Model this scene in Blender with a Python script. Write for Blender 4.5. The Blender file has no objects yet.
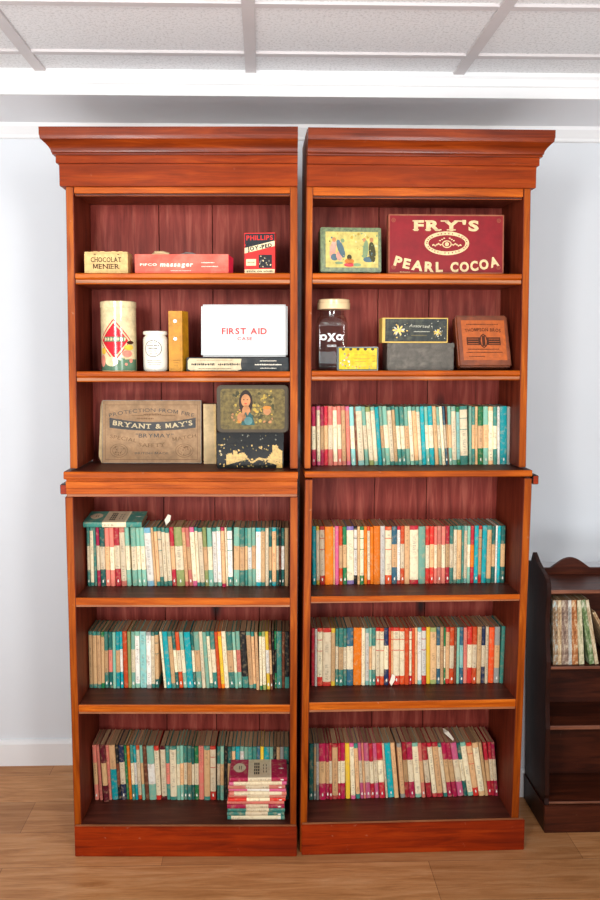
import bpy, bmesh, math, random
from mathutils import Vector, Matrix
random.seed(7)
sc = bpy.context.scene
COL = sc.collection
# ------------------------------------------------------------------ camera model
F=790.;YAW=math.radians(1.5);PIT=math.radians(5.4);H=1.50
PX=262.5+F*math.tan(YAW);PY=352+F*math.tan(PIT)
fw=(math.sin(YAW)*math.cos(PIT),math.cos(YAW)*math.cos(PIT),-math.sin(PIT))
rt=(math.cos(YAW),-math.sin(YAW),0)
up=(math.sin(YAW)*math.sin(PIT),math.cos(YAW)*math.sin(PIT),math.cos(PIT))
def ray(x,y):
    a=(x-PX)/F;b=-(y-PY)/F
    return tuple(fw[i]+a*rt[i]+b*up[i] for i in range(3))
def onz(x,y,z=0.):
    d=ray(x,y);t=(z-H)/d[2];return (d[0]*t,d[1]*t,z)
def ony(x,y,Y):
    d=ray(x,y);t=Y/d[1];return (d[0]*t,Y,H+d[2]*t)
def onx(x,y,X):
    d=ray(x,y);t=X/d[0];return (X,d[1]*t,H+d[2]*t)
cd=bpy.data.cameras.new('camera');cam=bpy.data.objects.new('camera',cd);COL.objects.link(cam)
cam.location=(0,0,H);cam.rotation_euler=(math.pi/2-PIT,0,-YAW)
cd.sensor_fit='VERTICAL';cd.sensor_height=36;cd.sensor_width=24;cd.lens=F*36/900
cd.shift_x=(300-PX)/900;cd.shift_y=-(450-PY)/900
cd.clip_start=.05
sc.camera=cam
# ------------------------------------------------------------------ materials
def lin(c):
    return tuple(((v/255)/12.92 if v/255<=.04045 else ((v/255+.055)/1.055)**2.4) for v in c)+(1,)
def newmat(name,rough=.5,spec=.5):
    m=bpy.data.materials.new(name);m.use_nodes=True
    nt=m.node_tree;b=nt.nodes['Principled BSDF'];b.inputs['Roughness'].default_value=rough
    b.inputs['Specular IOR Level'].default_value=spec
    return m,nt,b
def N(nt,t,**k):
    n=nt.nodes.new(t)
    for a,v in k.items(): setattr(n,a,v)
    return n
def ramp(nt,fac,stops):
    r=N(nt,'ShaderNodeValToRGB');e=r.color_ramp.elements
    e[0].position=stops[0][0];e[0].color=stops[0][1];e[1].position=stops[-1][0];e[1].color=stops[-1][1]
    for p,c in stops[1:-1]:
        q=e.new(p);q.color=c
    nt.links.new(fac,r.inputs[0]);return r.outputs[0]
def mix(nt,a,b,f,mode='MIX'):
    m=N(nt,'ShaderNodeMix',data_type='RGBA',blend_type=mode)
    for s,v in ((0,f),(6,a),(7,b)):
        if hasattr(v,'links') or hasattr(v,'is_linked'): nt.links.new(v,m.inputs[s])
        else: m.inputs[s].default_value=v
    return m.outputs[2]
def noise(nt,scale,detail=4,vec=None,rough=.5,dist=0):
    n=N(nt,'ShaderNodeTexNoise');n.inputs['Scale'].default_value=scale;n.inputs['Detail'].default_value=detail
    n.inputs['Roughness'].default_value=rough;n.inputs['Distortion'].default_value=dist
    if vec is not None: nt.links.new(vec,n.inputs['Vector'])
    return n.outputs['Fac']
def coords(nt,scale=(1,1,1),kind='Object'):
    t=N(nt,'ShaderNodeTexCoord');m=N(nt,'ShaderNodeMapping');m.inputs['Scale'].default_value=scale
    nt.links.new(t.outputs[kind],m.inputs[0]);return m.outputs[0]
def wood(name,dark,mid,light,axis='x',rough=.3,spec=.5,wear=0.,bump=.05,knots=False,coat=0.):
    m,nt,b=newmat(name,rough,spec)
    s={'x':(1.2,14,14),'z':(14,14,1.2),'y':(14,1.2,14)}[axis]
    v=coords(nt,s)
    f=noise(nt,3.2,6,v,.62,.6)
    c=ramp(nt,f,[(.3,lin(dark)),(.5,lin(mid)),(.72,lin(light))])
    s2={'x':(3,90,90),'z':(90,90,3),'y':(90,3,90)}[axis]
    g=noise(nt,2.5,3,coords(nt,s2))
    c=mix(nt,c,lin(tuple(x*.55 for x in dark)),ramp(nt,g,[(.55,(0,0,0,1)),(.8,(.55,.55,.55,1))]))
    big=noise(nt,2.3,3,coords(nt,(1,1,1)))
    c=mix(nt,c,lin(dark),ramp(nt,big,[(.45,(0,0,0,1)),(.8,(.6,.6,.6,1))]))
    if knots:
        vo=N(nt,'ShaderNodeTexVoronoi');vo.inputs['Scale'].default_value=1.
        nt.links.new(coords(nt,(5.2,5.2,2.6)),vo.inputs['Vector'])
        c=mix(nt,c,lin((25,10,10)),ramp(nt,vo.outputs['Distance'],[(.03,(.9,.9,.9,1)),(.12,(0,0,0,1))]))
    if wear:
        w=noise(nt,60,5,coords(nt,(1,1,1)),.7)
        c=mix(nt,c,lin((205,170,140)),ramp(nt,w,[(.66,(0,0,0,1)),(.74,(wear,wear,wear,1))]))
    nt.links.new(c,b.inputs['Base Color'])
    bp=N(nt,'ShaderNodeBump');bp.inputs['Strength'].default_value=bump;bp.inputs['Distance'].default_value=.01
    nt.links.new(f,bp.inputs['Height']);nt.links.new(bp.outputs[0],b.inputs['Normal'])
    rr=ramp(nt,big,[(.3,(rough,)*3+(1,)),(.8,(min(1,rough+.18),)*3+(1,))]);nt.links.new(rr,b.inputs['Roughness'])
    if coat: b.inputs['Coat Weight'].default_value=coat*.6;b.inputs['Coat Roughness'].default_value=.15
    return m
def flat(name,c,rough=.6,var=.12,scale=30,spec=.2,metal=0.,dirt=None,dirtamt=.3):
    m,nt,b=newmat(name,rough,spec)
    f=noise(nt,scale,5,coords(nt),.6)
    a=lin(tuple(min(255,x*(1+var)) for x in c));d=lin(tuple(x*(1-var) for x in c))
    col=ramp(nt,f,[(.3,d),(.7,a)])
    if dirt:
        g=noise(nt,scale*.4,6,coords(nt,(1.3,1.3,1.3)),.7)
        col=mix(nt,col,lin(dirt),ramp(nt,g,[(.48,(0,0,0,1)),(.7,(dirtamt,)*3+(1,))]))
    nt.links.new(col,b.inputs['Base Color']);b.inputs['Metallic'].default_value=metal
    return m
BC={ # paperback colours
'a':('turquoise',(0,160,165)),'t':('teal',(60,132,118)),'l':('pale teal',(126,180,156)),'d':('dark teal',(26,94,86)),
'g':('green',(30,120,70)),'o':('orange',(240,122,12)),'O':('vermilion',(225,78,30)),'r':('red',(212,48,38)),
'k':('black',(26,28,30)),'n':('navy',(32,48,84)),'m':('magenta',(178,26,72)),'c':('cream',(246,222,184)),
's':('salmon',(222,122,105)),'p':('pink',(212,95,135)),'y':('yellow',(232,190,50)),'v':('violet',(128,108,165)),
'w':('white',(236,230,216)),'b':('pale blue',(125,185,205)),'x':('tan',(214,172,122)),'u':('brown',(120,62,40)),
'e':('olive green',(148,158,92)),'q':('crimson',(188,32,52)),'i':('maroon',(90,14,30)),'h':('grey',(150,150,142)),
'j':('slate blue',(50,100,120)),'z':('apricot',(232,182,130)),'f':('mint',(140,196,186))}
MAT={}
def bookmat(k,prt=False):
    key=k+('P' if prt else '')
    if key in MAT: return MAT[key]
    nm,c=BC[k]
    m,nt,b=newmat(('printed_' if prt else '')+nm.replace(' ','_')+'_paper_cover',.5,.25)
    oi=N(nt,'ShaderNodeObjectInfo')
    col=ramp(nt,oi.outputs['Random'],[(0,lin(tuple(x*.84 for x in c))),(1,lin(tuple(min(255,x*1.08) for x in c)))])
    # scuffs and foxing
    t=N(nt,'ShaderNodeTexCoord');ad=N(nt,'ShaderNodeVectorMath',operation='ADD')
    cm=N(nt,'ShaderNodeCombineXYZ');ml=N(nt,'ShaderNodeMath',operation='MULTIPLY');ml.inputs[1].default_value=40
    nt.links.new(oi.outputs['Random'],ml.inputs[0]);nt.links.new(ml.outputs[0],cm.inputs[0]);nt.links.new(ml.outputs[0],cm.inputs[2])
    nt.links.new(t.outputs['Object'],ad.inputs[0]);nt.links.new(cm.outputs[0],ad.inputs[1])
    f=noise(nt,70,5,ad.outputs[0],.65)
    col=mix(nt,col,lin((205,175,130)) if k not in 'cwxz' else lin((176,130,85)),ramp(nt,f,[(.5,(0,0,0,1)),(.72,(.5,.5,.5,1))]))
    f2=noise(nt,240,4,ad.outputs[0],.7)
    col=mix(nt,col,lin((62,40,28)),ramp(nt,f2,[(.6,(0,0,0,1)),(.75,(.45,.45,.45,1))]))
    if prt:
        uv=N(nt,'ShaderNodeUVMap');uv.uv_map='uv'
        sx=N(nt,'ShaderNodeSeparateXYZ');nt.links.new(uv.outputs[0],sx.inputs[0])
        mp=N(nt,'ShaderNodeMapping');mp.inputs['Scale'].default_value=(1.6,420,1)
        nt.links.new(uv.outputs[0],mp.inputs[0])
        a2=N(nt,'ShaderNodeVectorMath',operation='ADD');nt.links.new(mp.outputs[0],a2.inputs[0]);nt.links.new(cm.outputs[0],a2.inputs[1])
        g=noise(nt,1.,2,a2.outputs[0],.5)
        g2=noise(nt,.06,0,a2.outputs[0],.5)
        ink=ramp(nt,g,[(.47,(0,0,0,1)),(.53,(1,1,1,1))])
        ink2=ramp(nt,g2,[(.42,(0,0,0,1)),(.5,(1,1,1,1))])
        def cmp(op,inp,val):
            q=N(nt,'ShaderNodeMath',operation=op);nt.links.new(inp,q.inputs[0])
            if isinstance(val,float): q.inputs[1].default_value=val
            else: nt.links.new(val,q.inputs[1])
            return q.outputs[0]
        w=cmp('MULTIPLY',cmp('GREATER_THAN',sx.outputs[0],.3),cmp('LESS_THAN',sx.outputs[0],.7))
        w=cmp('MULTIPLY',w,ink);w=cmp('MULTIPLY',w,ink2)
        w=cmp('MULTIPLY',w,.38)
        col=mix(nt,col,lin((45,38,34)),w)
    nt.links.new(col,b.inputs['Base Color'])
    MAT[key]=m;return m
M={}
M['case_h']=wood('polished_mahogany_rail',(132,54,6),(179,81,9),(211,110,25),'x',.34,.14,.25,.03,coat=.0)
M['case_v']=wood('polished_mahogany_upright',(116,45,4),(159,72,8),(190,99,22),'z',.34,.14,.25,.03,coat=.0)
M['cornice']=wood('red_mahogany_moulding',(83,25,4),(121,43,7),(152,62,13),'x',.25,.25,.05,.03,coat=.05)
M['frieze']=wood('orange_mahogany_frieze',(110,36,3),(139,49,4),(164,69,11),'x',.4,.12,.1,.03)
M['plinth']=wood('red_brown_plinth_wood',(105,25,3),(148,43,4),(177,63,11),'x',.34,.2,.4,.04)
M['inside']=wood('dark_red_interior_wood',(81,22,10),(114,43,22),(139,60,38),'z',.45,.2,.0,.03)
M['back']=wood('stained_pine_back_boards',(101,30,21),(132,50,39),(164,83,67),'z',.5,.2,.0,.02,knots=True)
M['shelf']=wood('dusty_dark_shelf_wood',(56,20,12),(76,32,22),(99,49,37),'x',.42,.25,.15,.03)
M['lip']=wood('worn_pale_shelf_edge',(136,78,44),(166,102,64),(190,136,96),'x',.45,.4,.3,.03)
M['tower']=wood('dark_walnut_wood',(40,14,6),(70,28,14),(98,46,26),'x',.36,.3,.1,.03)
M['tower_lip']=wood('pale_walnut_edge',(90,46,30),(126,76,54),(160,110,86),'x',.36,.4,.1,.03)  # paler walnut for the front edges of the tower shelves
M['tower_v']=wood('shaded_walnut_side',(28,10,6),(44,18,11),(60,28,18),'z',.4,.2,.05,.03)  # tower side walnut with the tall case's shade put into its colour
M['white']=flat('white_gloss_paint',(236,236,236),.45,.012,2)
M['wall']=flat('white_wall_paint',(224,228,232),.75,.012,1.5)
M['soffit']=flat('pale_grey_soffit_paint',(240,241,243),.7,.01,1.5)
M['pages']=None
m,nt,b=newmat('aged_page_edges',.8,.2)
f=noise(nt,1.,3,coords(nt,(1400,14,14)))
c=ramp(nt,f,[(.3,lin((140,104,76))),(.7,lin((210,172,130)))])
oi=N(nt,'ShaderNodeObjectInfo')
c=mix(nt,c,lin((96,62,42)),ramp(nt,oi.outputs['Random'],[(0,(0,0,0,1)),(1,(.6,.6,.6,1))]))
nt.links.new(c,b.inputs['Base Color']);M['pages']=m
# ceiling tile
m,nt,b=newmat('fissured_ceiling_tile',.9,.1)
v=coords(nt)
f=noise(nt,130,3,v,.7);c=ramp(nt,f,[(.36,lin((214,214,213))),(.5,lin((238,238,238)))])
nt.links.new(c,b.inputs['Base Color'])
bp=N(nt,'ShaderNodeBump');bp.inputs['Strength'].default_value=.5;bp.inputs['Distance'].default_value=.003
nt.links.new(f,bp.inputs['Height']);nt.links.new(bp.outputs[0],b.inputs['Normal']);M['tile']=m;b.inputs['Specular IOR Level'].default_value=0
M['grid']=flat('grey_ceiling_grid',(206,200,199),.5,.02,4)
# floor
m,nt,b=newmat('oak_laminate_planks',.38,.22)
tc=N(nt,'ShaderNodeMapping');tc.inputs['Location'].default_value=(.3,.015,0);nt.links.new(coords(nt),tc.inputs[0]);tc=tc.outputs[0]
br=N(nt,'ShaderNodeTexBrick');br.offset=.37;br.inputs['Scale'].default_value=1
br.inputs['Brick Width'].default_value=1.25;br.inputs['Row Height'].default_value=.17;br.inputs['Mortar Size'].default_value=.0008
br.inputs['Color1'].default_value=(0,0,0,1);br.inputs['Color2'].default_value=(1,1,1,1);br.inputs['Mortar'].default_value=(.5,.5,.5,1)
nt.links.new(tc,br.inputs['Vector'])
f=noise(nt,3,7,coords(nt,(1.3,13,1)),.6,.8)
c=ramp(nt,f,[(.28,lin((164,108,62))),(.5,lin((196,138,88))),(.75,lin((216,164,116)))])
g=noise(nt,3,3,coords(nt,(5,110,1)))
c=mix(nt,c,lin((112,70,42)),ramp(nt,g,[(.5,(0,0,0,1)),(.8,(.4,.4,.4,1))]))
c=mix(nt,c,lin((138,92,58)),ramp(nt,br.outputs['Color'],[(0,(0,0,0,1)),(1,(.45,.45,.45,1))]))
c=mix(nt,c,mix(nt,c,lin((60,34,20)),.6),br.outputs['Fac'])
nt.links.new(c,b.inputs['Base Color'])
bp=N(nt,'ShaderNodeBump');bp.inputs['Strength'].default_value=.15;bp.inputs['Distance'].default_value=.004
nt.links.new(g,bp.inputs['Height']);nt.links.new(bp.outputs[0],b.inputs['Normal']);M['floor']=m
# ------------------------------------------------------------------ mesh builder
class MB:
    def __init__(s): s.v=[];s.f=[];s.m=[];s.uv=[];s.mats=[]
    def mi(s,mat):
        if mat not in s.mats: s.mats.append(mat)
        return s.mats.index(mat)
    def face(s,idx,mat,uv=None): s.f.append(tuple(idx));s.m.append(s.mi(mat));s.uv.append(uv)
    def poly(s,pts,mat,uv=None):
        n=len(s.v);s.v+= [tuple(p) for p in pts];s.face(range(n,n+len(pts)),mat,uv)
    def hexa(s,p,mat,mats=None):
        # p: 8 corners  bottom 4 (ccw seen from above) then top 4 ; mats: dict front,back,left,right,top,bottom
        n=len(s.v);s.v+=[tuple(q) for q in p]
        F_={'bottom':(3,2,1,0),'top':(4,5,6,7),'front':(0,1,5,4),'right':(1,2,6,5),'back':(2,3,7,6),'left':(3,0,4,7)}
        for k,i in F_.items(): s.face([n+j for j in i],(mats or {}).get(k,mat))
    def box(s,x0,x1,y0,y1,z0,z1,mat,mats=None):
        s.hexa([(x0,y0,z0),(x1,y0,z0),(x1,y1,z0),(x0,y1,z0),(x0,y0,z1),(x1,y0,z1),(x1,y1,z1),(x0,y1,z1)],mat,mats)
    def prism(s,pts,a,b,axis,mat,sidemats=None):
        # pts 2D polygon extruded along axis from a to b
        def P(u,v,w): return {'x':(w,u,v),'y':(u,w,v),'z':(u,v,w)}[axis]
        n=len(s.v);k=len(pts)
        s.v+=[P(u,v,a) for u,v in pts]+[P(u,v,b) for u,v in pts]
        for i in range(k):
            j=(i+1)%k;s.face((n+i,n+j,n+k+j,n+k+i),sidemats[i] if sidemats and sidemats[i] else mat)
        s.face([n+i for i in range(k)][::-1],mat);s.face([n+k+i for i in range(k)],mat)
    def lathe(s,prof,mat,seg=40,cx=0,cy=0,cap=True,mats=None):
        n=len(s.v)
        for r,z in prof:
            for i in range(seg):
                a=2*math.pi*i/seg;s.v.append((cx+r*math.cos(a),cy+r*math.sin(a),z))
        for k in range(len(prof)-1):
            for i in range(seg):
                j=(i+1)%seg;s.face((n+k*seg+i,n+k*seg+j,n+(k+1)*seg+j,n+(k+1)*seg+i),mats[k] if mats and mats[k] else mat)
        if cap:
            s.face([n+i for i in range(seg)][::-1],mat);e=n+(len(prof)-1)*seg;s.face([e+i for i in range(seg)],mat)
    def tube(s,pts,r,mat,seg=8):
        n=len(s.v);pts=[Vector(p) for p in pts]
        for i,p in enumerate(pts):
            d=(pts[min(i+1,len(pts)-1)]-pts[max(i-1,0)]).normalized()
            u=d.orthogonal().normalized();w=d.cross(u)
            for k in range(seg):
                a=2*math.pi*k/seg;q=p+(u*math.cos(a)+w*math.sin(a))*r;s.v.append(tuple(q))
        for i in range(len(pts)-1):
            for k in range(seg):
                l=(k+1)%seg;s.face((n+i*seg+k,n+i*seg+l,n+(i+1)*seg+l,n+(i+1)*seg+k),mat)
        s.face([n+k for k in range(seg)][::-1],mat);s.face([n+(len(pts)-1)*seg+k for k in range(seg)],mat)
    def build(s,name,parent=None,bevel=0,smooth=False,seg=2,fix=True):
        me=bpy.data.meshes.new(name);me.from_pydata(s.v,[],s.f)
        for mt in s.mats: me.materials.append(mt)
        for p,mi in zip(me.polygons,s.m): p.material_index=mi
        if any(u for u in s.uv):
            l=me.uv_layers.new(name='uv')
            for p,u in zip(me.polygons,s.uv):
                if u:
                    for li,c in zip(p.loop_indices,u): l.data[li].uv=c
        if fix or bevel:
            bm=bmesh.new();bm.from_mesh(me)
            if fix: bmesh.ops.recalc_face_normals(bm,faces=bm.faces)
            if bevel:
                ed=[e for e in bm.edges if len(e.link_faces)==2 and e.calc_face_angle(0)>.6]
                bmesh.ops.bevel(bm,geom=ed,offset=bevel,segments=seg,affect='EDGES',clamp_overlap=True)
            bm.to_mesh(me);bm.free()
        o=bpy.data.objects.new(name,me);COL.objects.link(o)
        if parent: o.parent=parent
        if smooth:
            me.polygons.foreach_set('use_smooth',[True]*len(me.polygons))
            try: me.set_sharp_from_angle(angle=.6)
            except Exception: pass
        return o
def tag(o,label=None,cat=None,group=None,kind=None):
    if label: o['label']=label
    if cat: o['category']=cat
    if group: o['group']=group
    if kind: o['kind']=kind
    return o
def thing(name,label,cat,loc=(0,0,0),rot=(0,0,0),group=None):
    o=bpy.data.objects.new(name,None);COL.objects.link(o);o.location=loc;o.rotation_euler=rot;o.empty_display_size=.05
    return tag(o,label,cat,group)
# 2D lettering
_tc={}
def glyph(ch,bold=0.):
    k=(ch,bold)
    if k in _tc: return _tc[k]
    if ch=='M':
        t=.095+bold*1.6;W=.62;vs=[(0,0),(t,0),(t,.72),(0,.72),(W-t,0),(W,0),(W,.72),(W-t,.72),(t*.2,.72),(t*1.25,.72),(W/2+t*.5,.06),(W/2-t*.5,.06),(W-t*.2,.72),(W-t*1.25,.72)]
        _tc[k]=(vs,[(0,1,2,3),(4,5,6,7),(8,11,10,9),(13,11,10,12)]);return _tc[k]
    cu=bpy.data.curves.new('t','FONT');cu.body=ch;cu.size=1;cu.offset=bold;cu.resolution_u=3
    o=bpy.data.objects.new('t',cu);COL.objects.link(o)
    me=bpy.data.meshes.new_from_object(o)
    vs=[(v.co.x,v.co.y) for v in me.vertices];fs=[tuple(p.vertices) for p in me.polygons]
    bpy.data.objects.remove(o);bpy.data.curves.remove(cu);bpy.data.meshes.remove(me)
    _tc[k]=(vs,fs);return _tc[k]
def text(mb,s,cx,cz,h,width,mat,y=0.,bold=.0,curve=0.,rot=0.,fn=None,serif=False,slant=0.,taper=0.):
    """lettering in the x-z plane at depth y; width = total width; curve: sag of the baseline (+ up at middle)"""
    items=[];x=0
    for ch in s:
        if ch==' ': x+=.38;continue
        vs,fs=glyph(ch,bold)
        if not vs: continue
        x0=min(v[0] for v in vs);x1=max(v[0] for v in vs)
        items.append((ch,vs,fs,x-x0,(x+(x1-x0)/2)));x+=(x1-x0)+.11
    tot=x-.11;cap=.72
    kx=width/tot;kz=h/cap
    for ch,vs,fs,off,mid in items:
        u=(mid/tot-.5)*2
        base=curve*(1-u*u);ang=math.atan2(-2*curve*u,width/2)
        ca,sa=math.cos(ang),math.sin(ang)
        n=len(mb.v);mx=(mid-tot/2)*kx
        sc_=1+taper*(u*u)
        def put(vx,vz):
            px=((vx+off-mid))*kx+slant*vz*kz;pz=(vz-cap/2)*kz*sc_
            X=mx+px*ca-pz*sa;Z=base+px*sa+pz*ca
            c2,s2=math.cos(rot),math.sin(rot)
            X,Z=X*c2-Z*s2+cx,X*s2+Z*c2+cz
            return fn(X,Z) if fn else (X,y,Z)
        mb.v+=[put(*v) for v in vs]
        for f in fs: mb.face([n+i for i in f],mat)
        if serif:
            x0=min(v[0] for v in vs);x1=max(v[0] for v in vs)
            st=.11+bold*1.4;sl=.085;W=x1-x0
            R=[]
            def foot(c,z,w=None): 
                w=w or st+.10;R.append((c-w/2,c+w/2,z,z+sl) if z<.3 else (c-w/2,c+w/2,z-sl,z))
            if ch in 'FRPHIENMALTY':
                if ch in 'FPREIN': foot(x0+st*.5,0);foot(x0+st*.4,.72)
                if ch=='I': pass
                if ch in 'H': foot(x0+st*.5,0);foot(x1-st*.5,0);foot(x0+st*.5,.72);foot(x1-st*.5,.72)
                pass
                if ch=='N': foot(x1-st*.5,.72)
                if ch in 'AR': foot(x1-st*.5,0)
                if ch=='A': foot(x0+st*.5,0)
                if ch in 'Y': foot(x0+st*.5,.72,st+.2);foot(x1-st*.5,.72,st+.2);foot((x0+x1)/2,0,st+.24)
                if ch=='T': foot((x0+x1)/2,0,st+.2)
                if ch=='L': foot(x0+st*.5,.72)
            for a,b_,c_,d in R:
                n=len(mb.v);mb.v+=[put(a,c_),put(b_,c_),put(b_,d),put(a,d)];mb.face((n,n+1,n+2,n+3),mat)
def ell(mb,cx,cz,rx,rz,mat,y,fn=None,n=20,ring=None,a0=0,a1=2*math.pi,rot=0):
    def P(x,z):
        c,s_=math.cos(rot),math.sin(rot);x,z=cx+x*c-z*s_,cz+x*s_+z*c
        return fn(x,z) if fn else (x,y,z)
    if ring is None: mb.poly([P(rx*math.cos(2*math.pi*i/n),rz*math.sin(2*math.pi*i/n)) for i in range(n)],mat)
    else:
        for i in range(n):
            a,b_=a0+(a1-a0)*i/n,a0+(a1-a0)*(i+1)/n
            mb.poly([P(rx*math.cos(a),rz*math.sin(a)),P(rx*math.cos(b_),rz*math.sin(b_)),P((rx-ring)*math.cos(b_),(rz-ring)*math.sin(b_)),P((rx-ring)*math.cos(a),(rz-ring)*math.sin(a))],mat)
def rect(mb,x0,x1,z0,z1,mat,y): mb.poly([(x0,y,z0),(x1,y,z0),(x1,y,z1),(x0,y,z1)],mat)
def frame(mb,x0,x1,z0,z1,t,mat,y):
    rect(mb,x0,x1,z0,z0+t,mat,y);rect(mb,x0,x1,z1-t,z1,mat,y);rect(mb,x0,x0+t,z0+t,z1-t,mat,y);rect(mb,x1-t,x1,z0+t,z1-t,mat,y)
def scribble(mb,x0,x1,z,h,mat,y,seed=0,fn=None):
    r=random.Random(seed);x=x0
    while x<x1:
        w=r.uniform(.5,1.1)*h
        p=[(x,z-h*r.uniform(.3,.5)),(min(x+w*.7,x1),z-h*r.uniform(.3,.5)),(min(x+w*.8,x1),z+h*r.uniform(.2,.5)),(x,z+h*r.uniform(.2,.5))]
        mb.poly([(fn(*q) if fn else (q[0],y,q[1])) for q in p],mat);x+=w*1.05
def blobs(mb,x0,x1,z0,z1,mats,n,y,seed,r0=.002,r1=.006):
    r=random.Random(seed)
    for i in range(n):
        cx,cz=r.uniform(x0,x1),r.uniform(z0,z1);a=r.uniform(r0,r1);k=r.randint(5,8);ph=r.random()*6
        pts=[]
        for j in range(k):
            q=a*r.uniform(.5,1.1);t=ph+2*math.pi*j/k
            pts.append((min(x1,max(x0,cx+q*math.cos(t))),y-.00003*i/n*8,min(z1,max(z0,cz+q*math.sin(t)))))
        mb.poly(pts,r.choice(mats))
# ------------------------------------------------------------------ the room
YW=floorw=onz(0,764)[1]
zs=ony(0,124.5,YW)[2]            # soffit height
yb=onz(150,95,zs)[1]             # beam front
zc=ony(150,72,yb)[2]             # ceiling height
print('room',YW,zs,yb,zc)
XL,XR,YB=-3.2,3.0,-3.0
mb=MB();mb.box(XL,XR,YB,YW+.1,-.05,0,M['floor']);tag(mb.build('floor'),kind='structure')
mb=MB();mb.box(XL,XR,YW,YW+.1,0,zc+.1,M['wall']);tag(mb.build('wall_back'),kind='structure')
# skirting
mb=MB();z1=ony(30,739,YW)[2]
mb.prism([(YW+.01,0),(YW-.016,0),(YW-.016,z1-.012),(YW-.012,z1-.004),(YW-.006,z1),(YW+.01,z1)],XL,.70,'x',M['white'])
tag(mb.build('baseboard_back'),kind='structure')
# boxed-out pipe casing low on the wall behind the small bookcase
mb=MB();mb.box(.84,XR,2.53,YW,0,.74,M['wall']);tag(mb.build('trim_1'),kind='structure')
mb=MB();mb.prism([(2.54,0),(2.522,0),(2.522,.088),(2.527,.095),(2.54,.095)],.835,XR,'x',M['white']);tag(mb.build('baseboard_right'),kind='structure')
# wall coving strip under the soffit
mb=MB();z1=ony(0,139,YW)[2]
mb.prism([(YW+.01,zs),(YW-.03,zs),(YW-.03,zs-.012),(YW-.012,zs-.036),(YW-.012,z1+.004),(YW-.008,z1),(YW+.01,z1)],XL,XR,'x',M['white'])
tag(mb.build('trim_2'),kind='structure')
# dropped beam
mb=MB();mb.box(XL,XR,yb+.012,YW+.1,zs,zc+.1,M['soffit']);tag(mb.build('ceiling_beam'),kind='structure')
mb=MB();h=zc-zs
mb.prism([(yb+.014,zs-.001),(yb,zs-.001),(yb,zs+h*.45),(yb-.004,zs+h*.5),(yb-.004,zs+h*.8),(yb-.012,zs+h*.9),(yb-.012,zc+.01),(yb+.014,zc+.01)],XL,XR,'x',M['white'])
tag(mb.build('trim_3'),kind='structure')
# ceiling tiles + T-grid in one mesh
mb=MB()
xs=[onz(p,70,zc)[0] for p in (46-6,250.8,460.5)];ys1=onz(250,54,zc)[1];ys0=onz(250,4.5,zc)[1]
pit=(xs[2]-xs[0])/2;dy=ys1-ys0
print('grid',xs,ys1,ys0)
nx=[xs[1]+pit*i for i in range(-5,6)];ny=[ys1-dy*i for i in range(-1,15)]
for i in range(len(nx)-1):
    for j in range(len(ny)-1):
        y0,y1=ny[j+1],min(ny[j],yb-.001)
        if y1-y0<.02: continue
        mb.box(nx[i]+.013,nx[i+1]-.013,y0+.009,y1-.009,zc+.004,zc+.02,M['tile'])
for x in nx: mb.box(x-.016,x+.016,ny[-1],yb,zc-.004,zc+.006,M['grid'])
for y in ny[1:]: mb.box(nx[0],nx[-1],y-.011,y+.011,zc-.003,zc+.005,M['grid'])
mb.box(nx[0],nx[-1],ny[-1],yb,zc+.02,zc+.06,M['tile'])
tag(mb.build('ceiling'),kind='structure')
# ------------------------------------------------------------------ bookcases
class Case: pass
def mkcase(pa,pb):
    c=Case();c.a=onz(*pa);b=onz(*pb);ux,uy=b[0]-c.a[0],b[1]-c.a[1];L=math.hypot(ux,uy)
    c.u=(ux/L,uy/L);c.n=(-uy/L,ux/L);c.ang=math.atan2(uy,ux);return c
def LP(c,x,y,dy=0):
    d=ray(x,y);n=c.n;px,py=c.a[0]+n[0]*dy,c.a[1]+n[1]*dy
    t=(n[0]*px+n[1]*py)/(n[0]*d[0]+n[1]*d[1]);X,Y=d[0]*t,d[1]*t
    return ((X-px)*c.u[0]+(Y-py)*c.u[1],H+d[2]*t)
def W(c,s,dy,z): return (c.a[0]+c.u[0]*s+c.n[0]*dy,c.a[1]+c.u[1]*s+c.n[1]*dy,z)
C1=mkcase((74.5,856),(296.3,856));C2=mkcase((301,854.7),(522.5,849.3))
UF,UB,LF,LB=.03,.228,.01,.262
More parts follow.
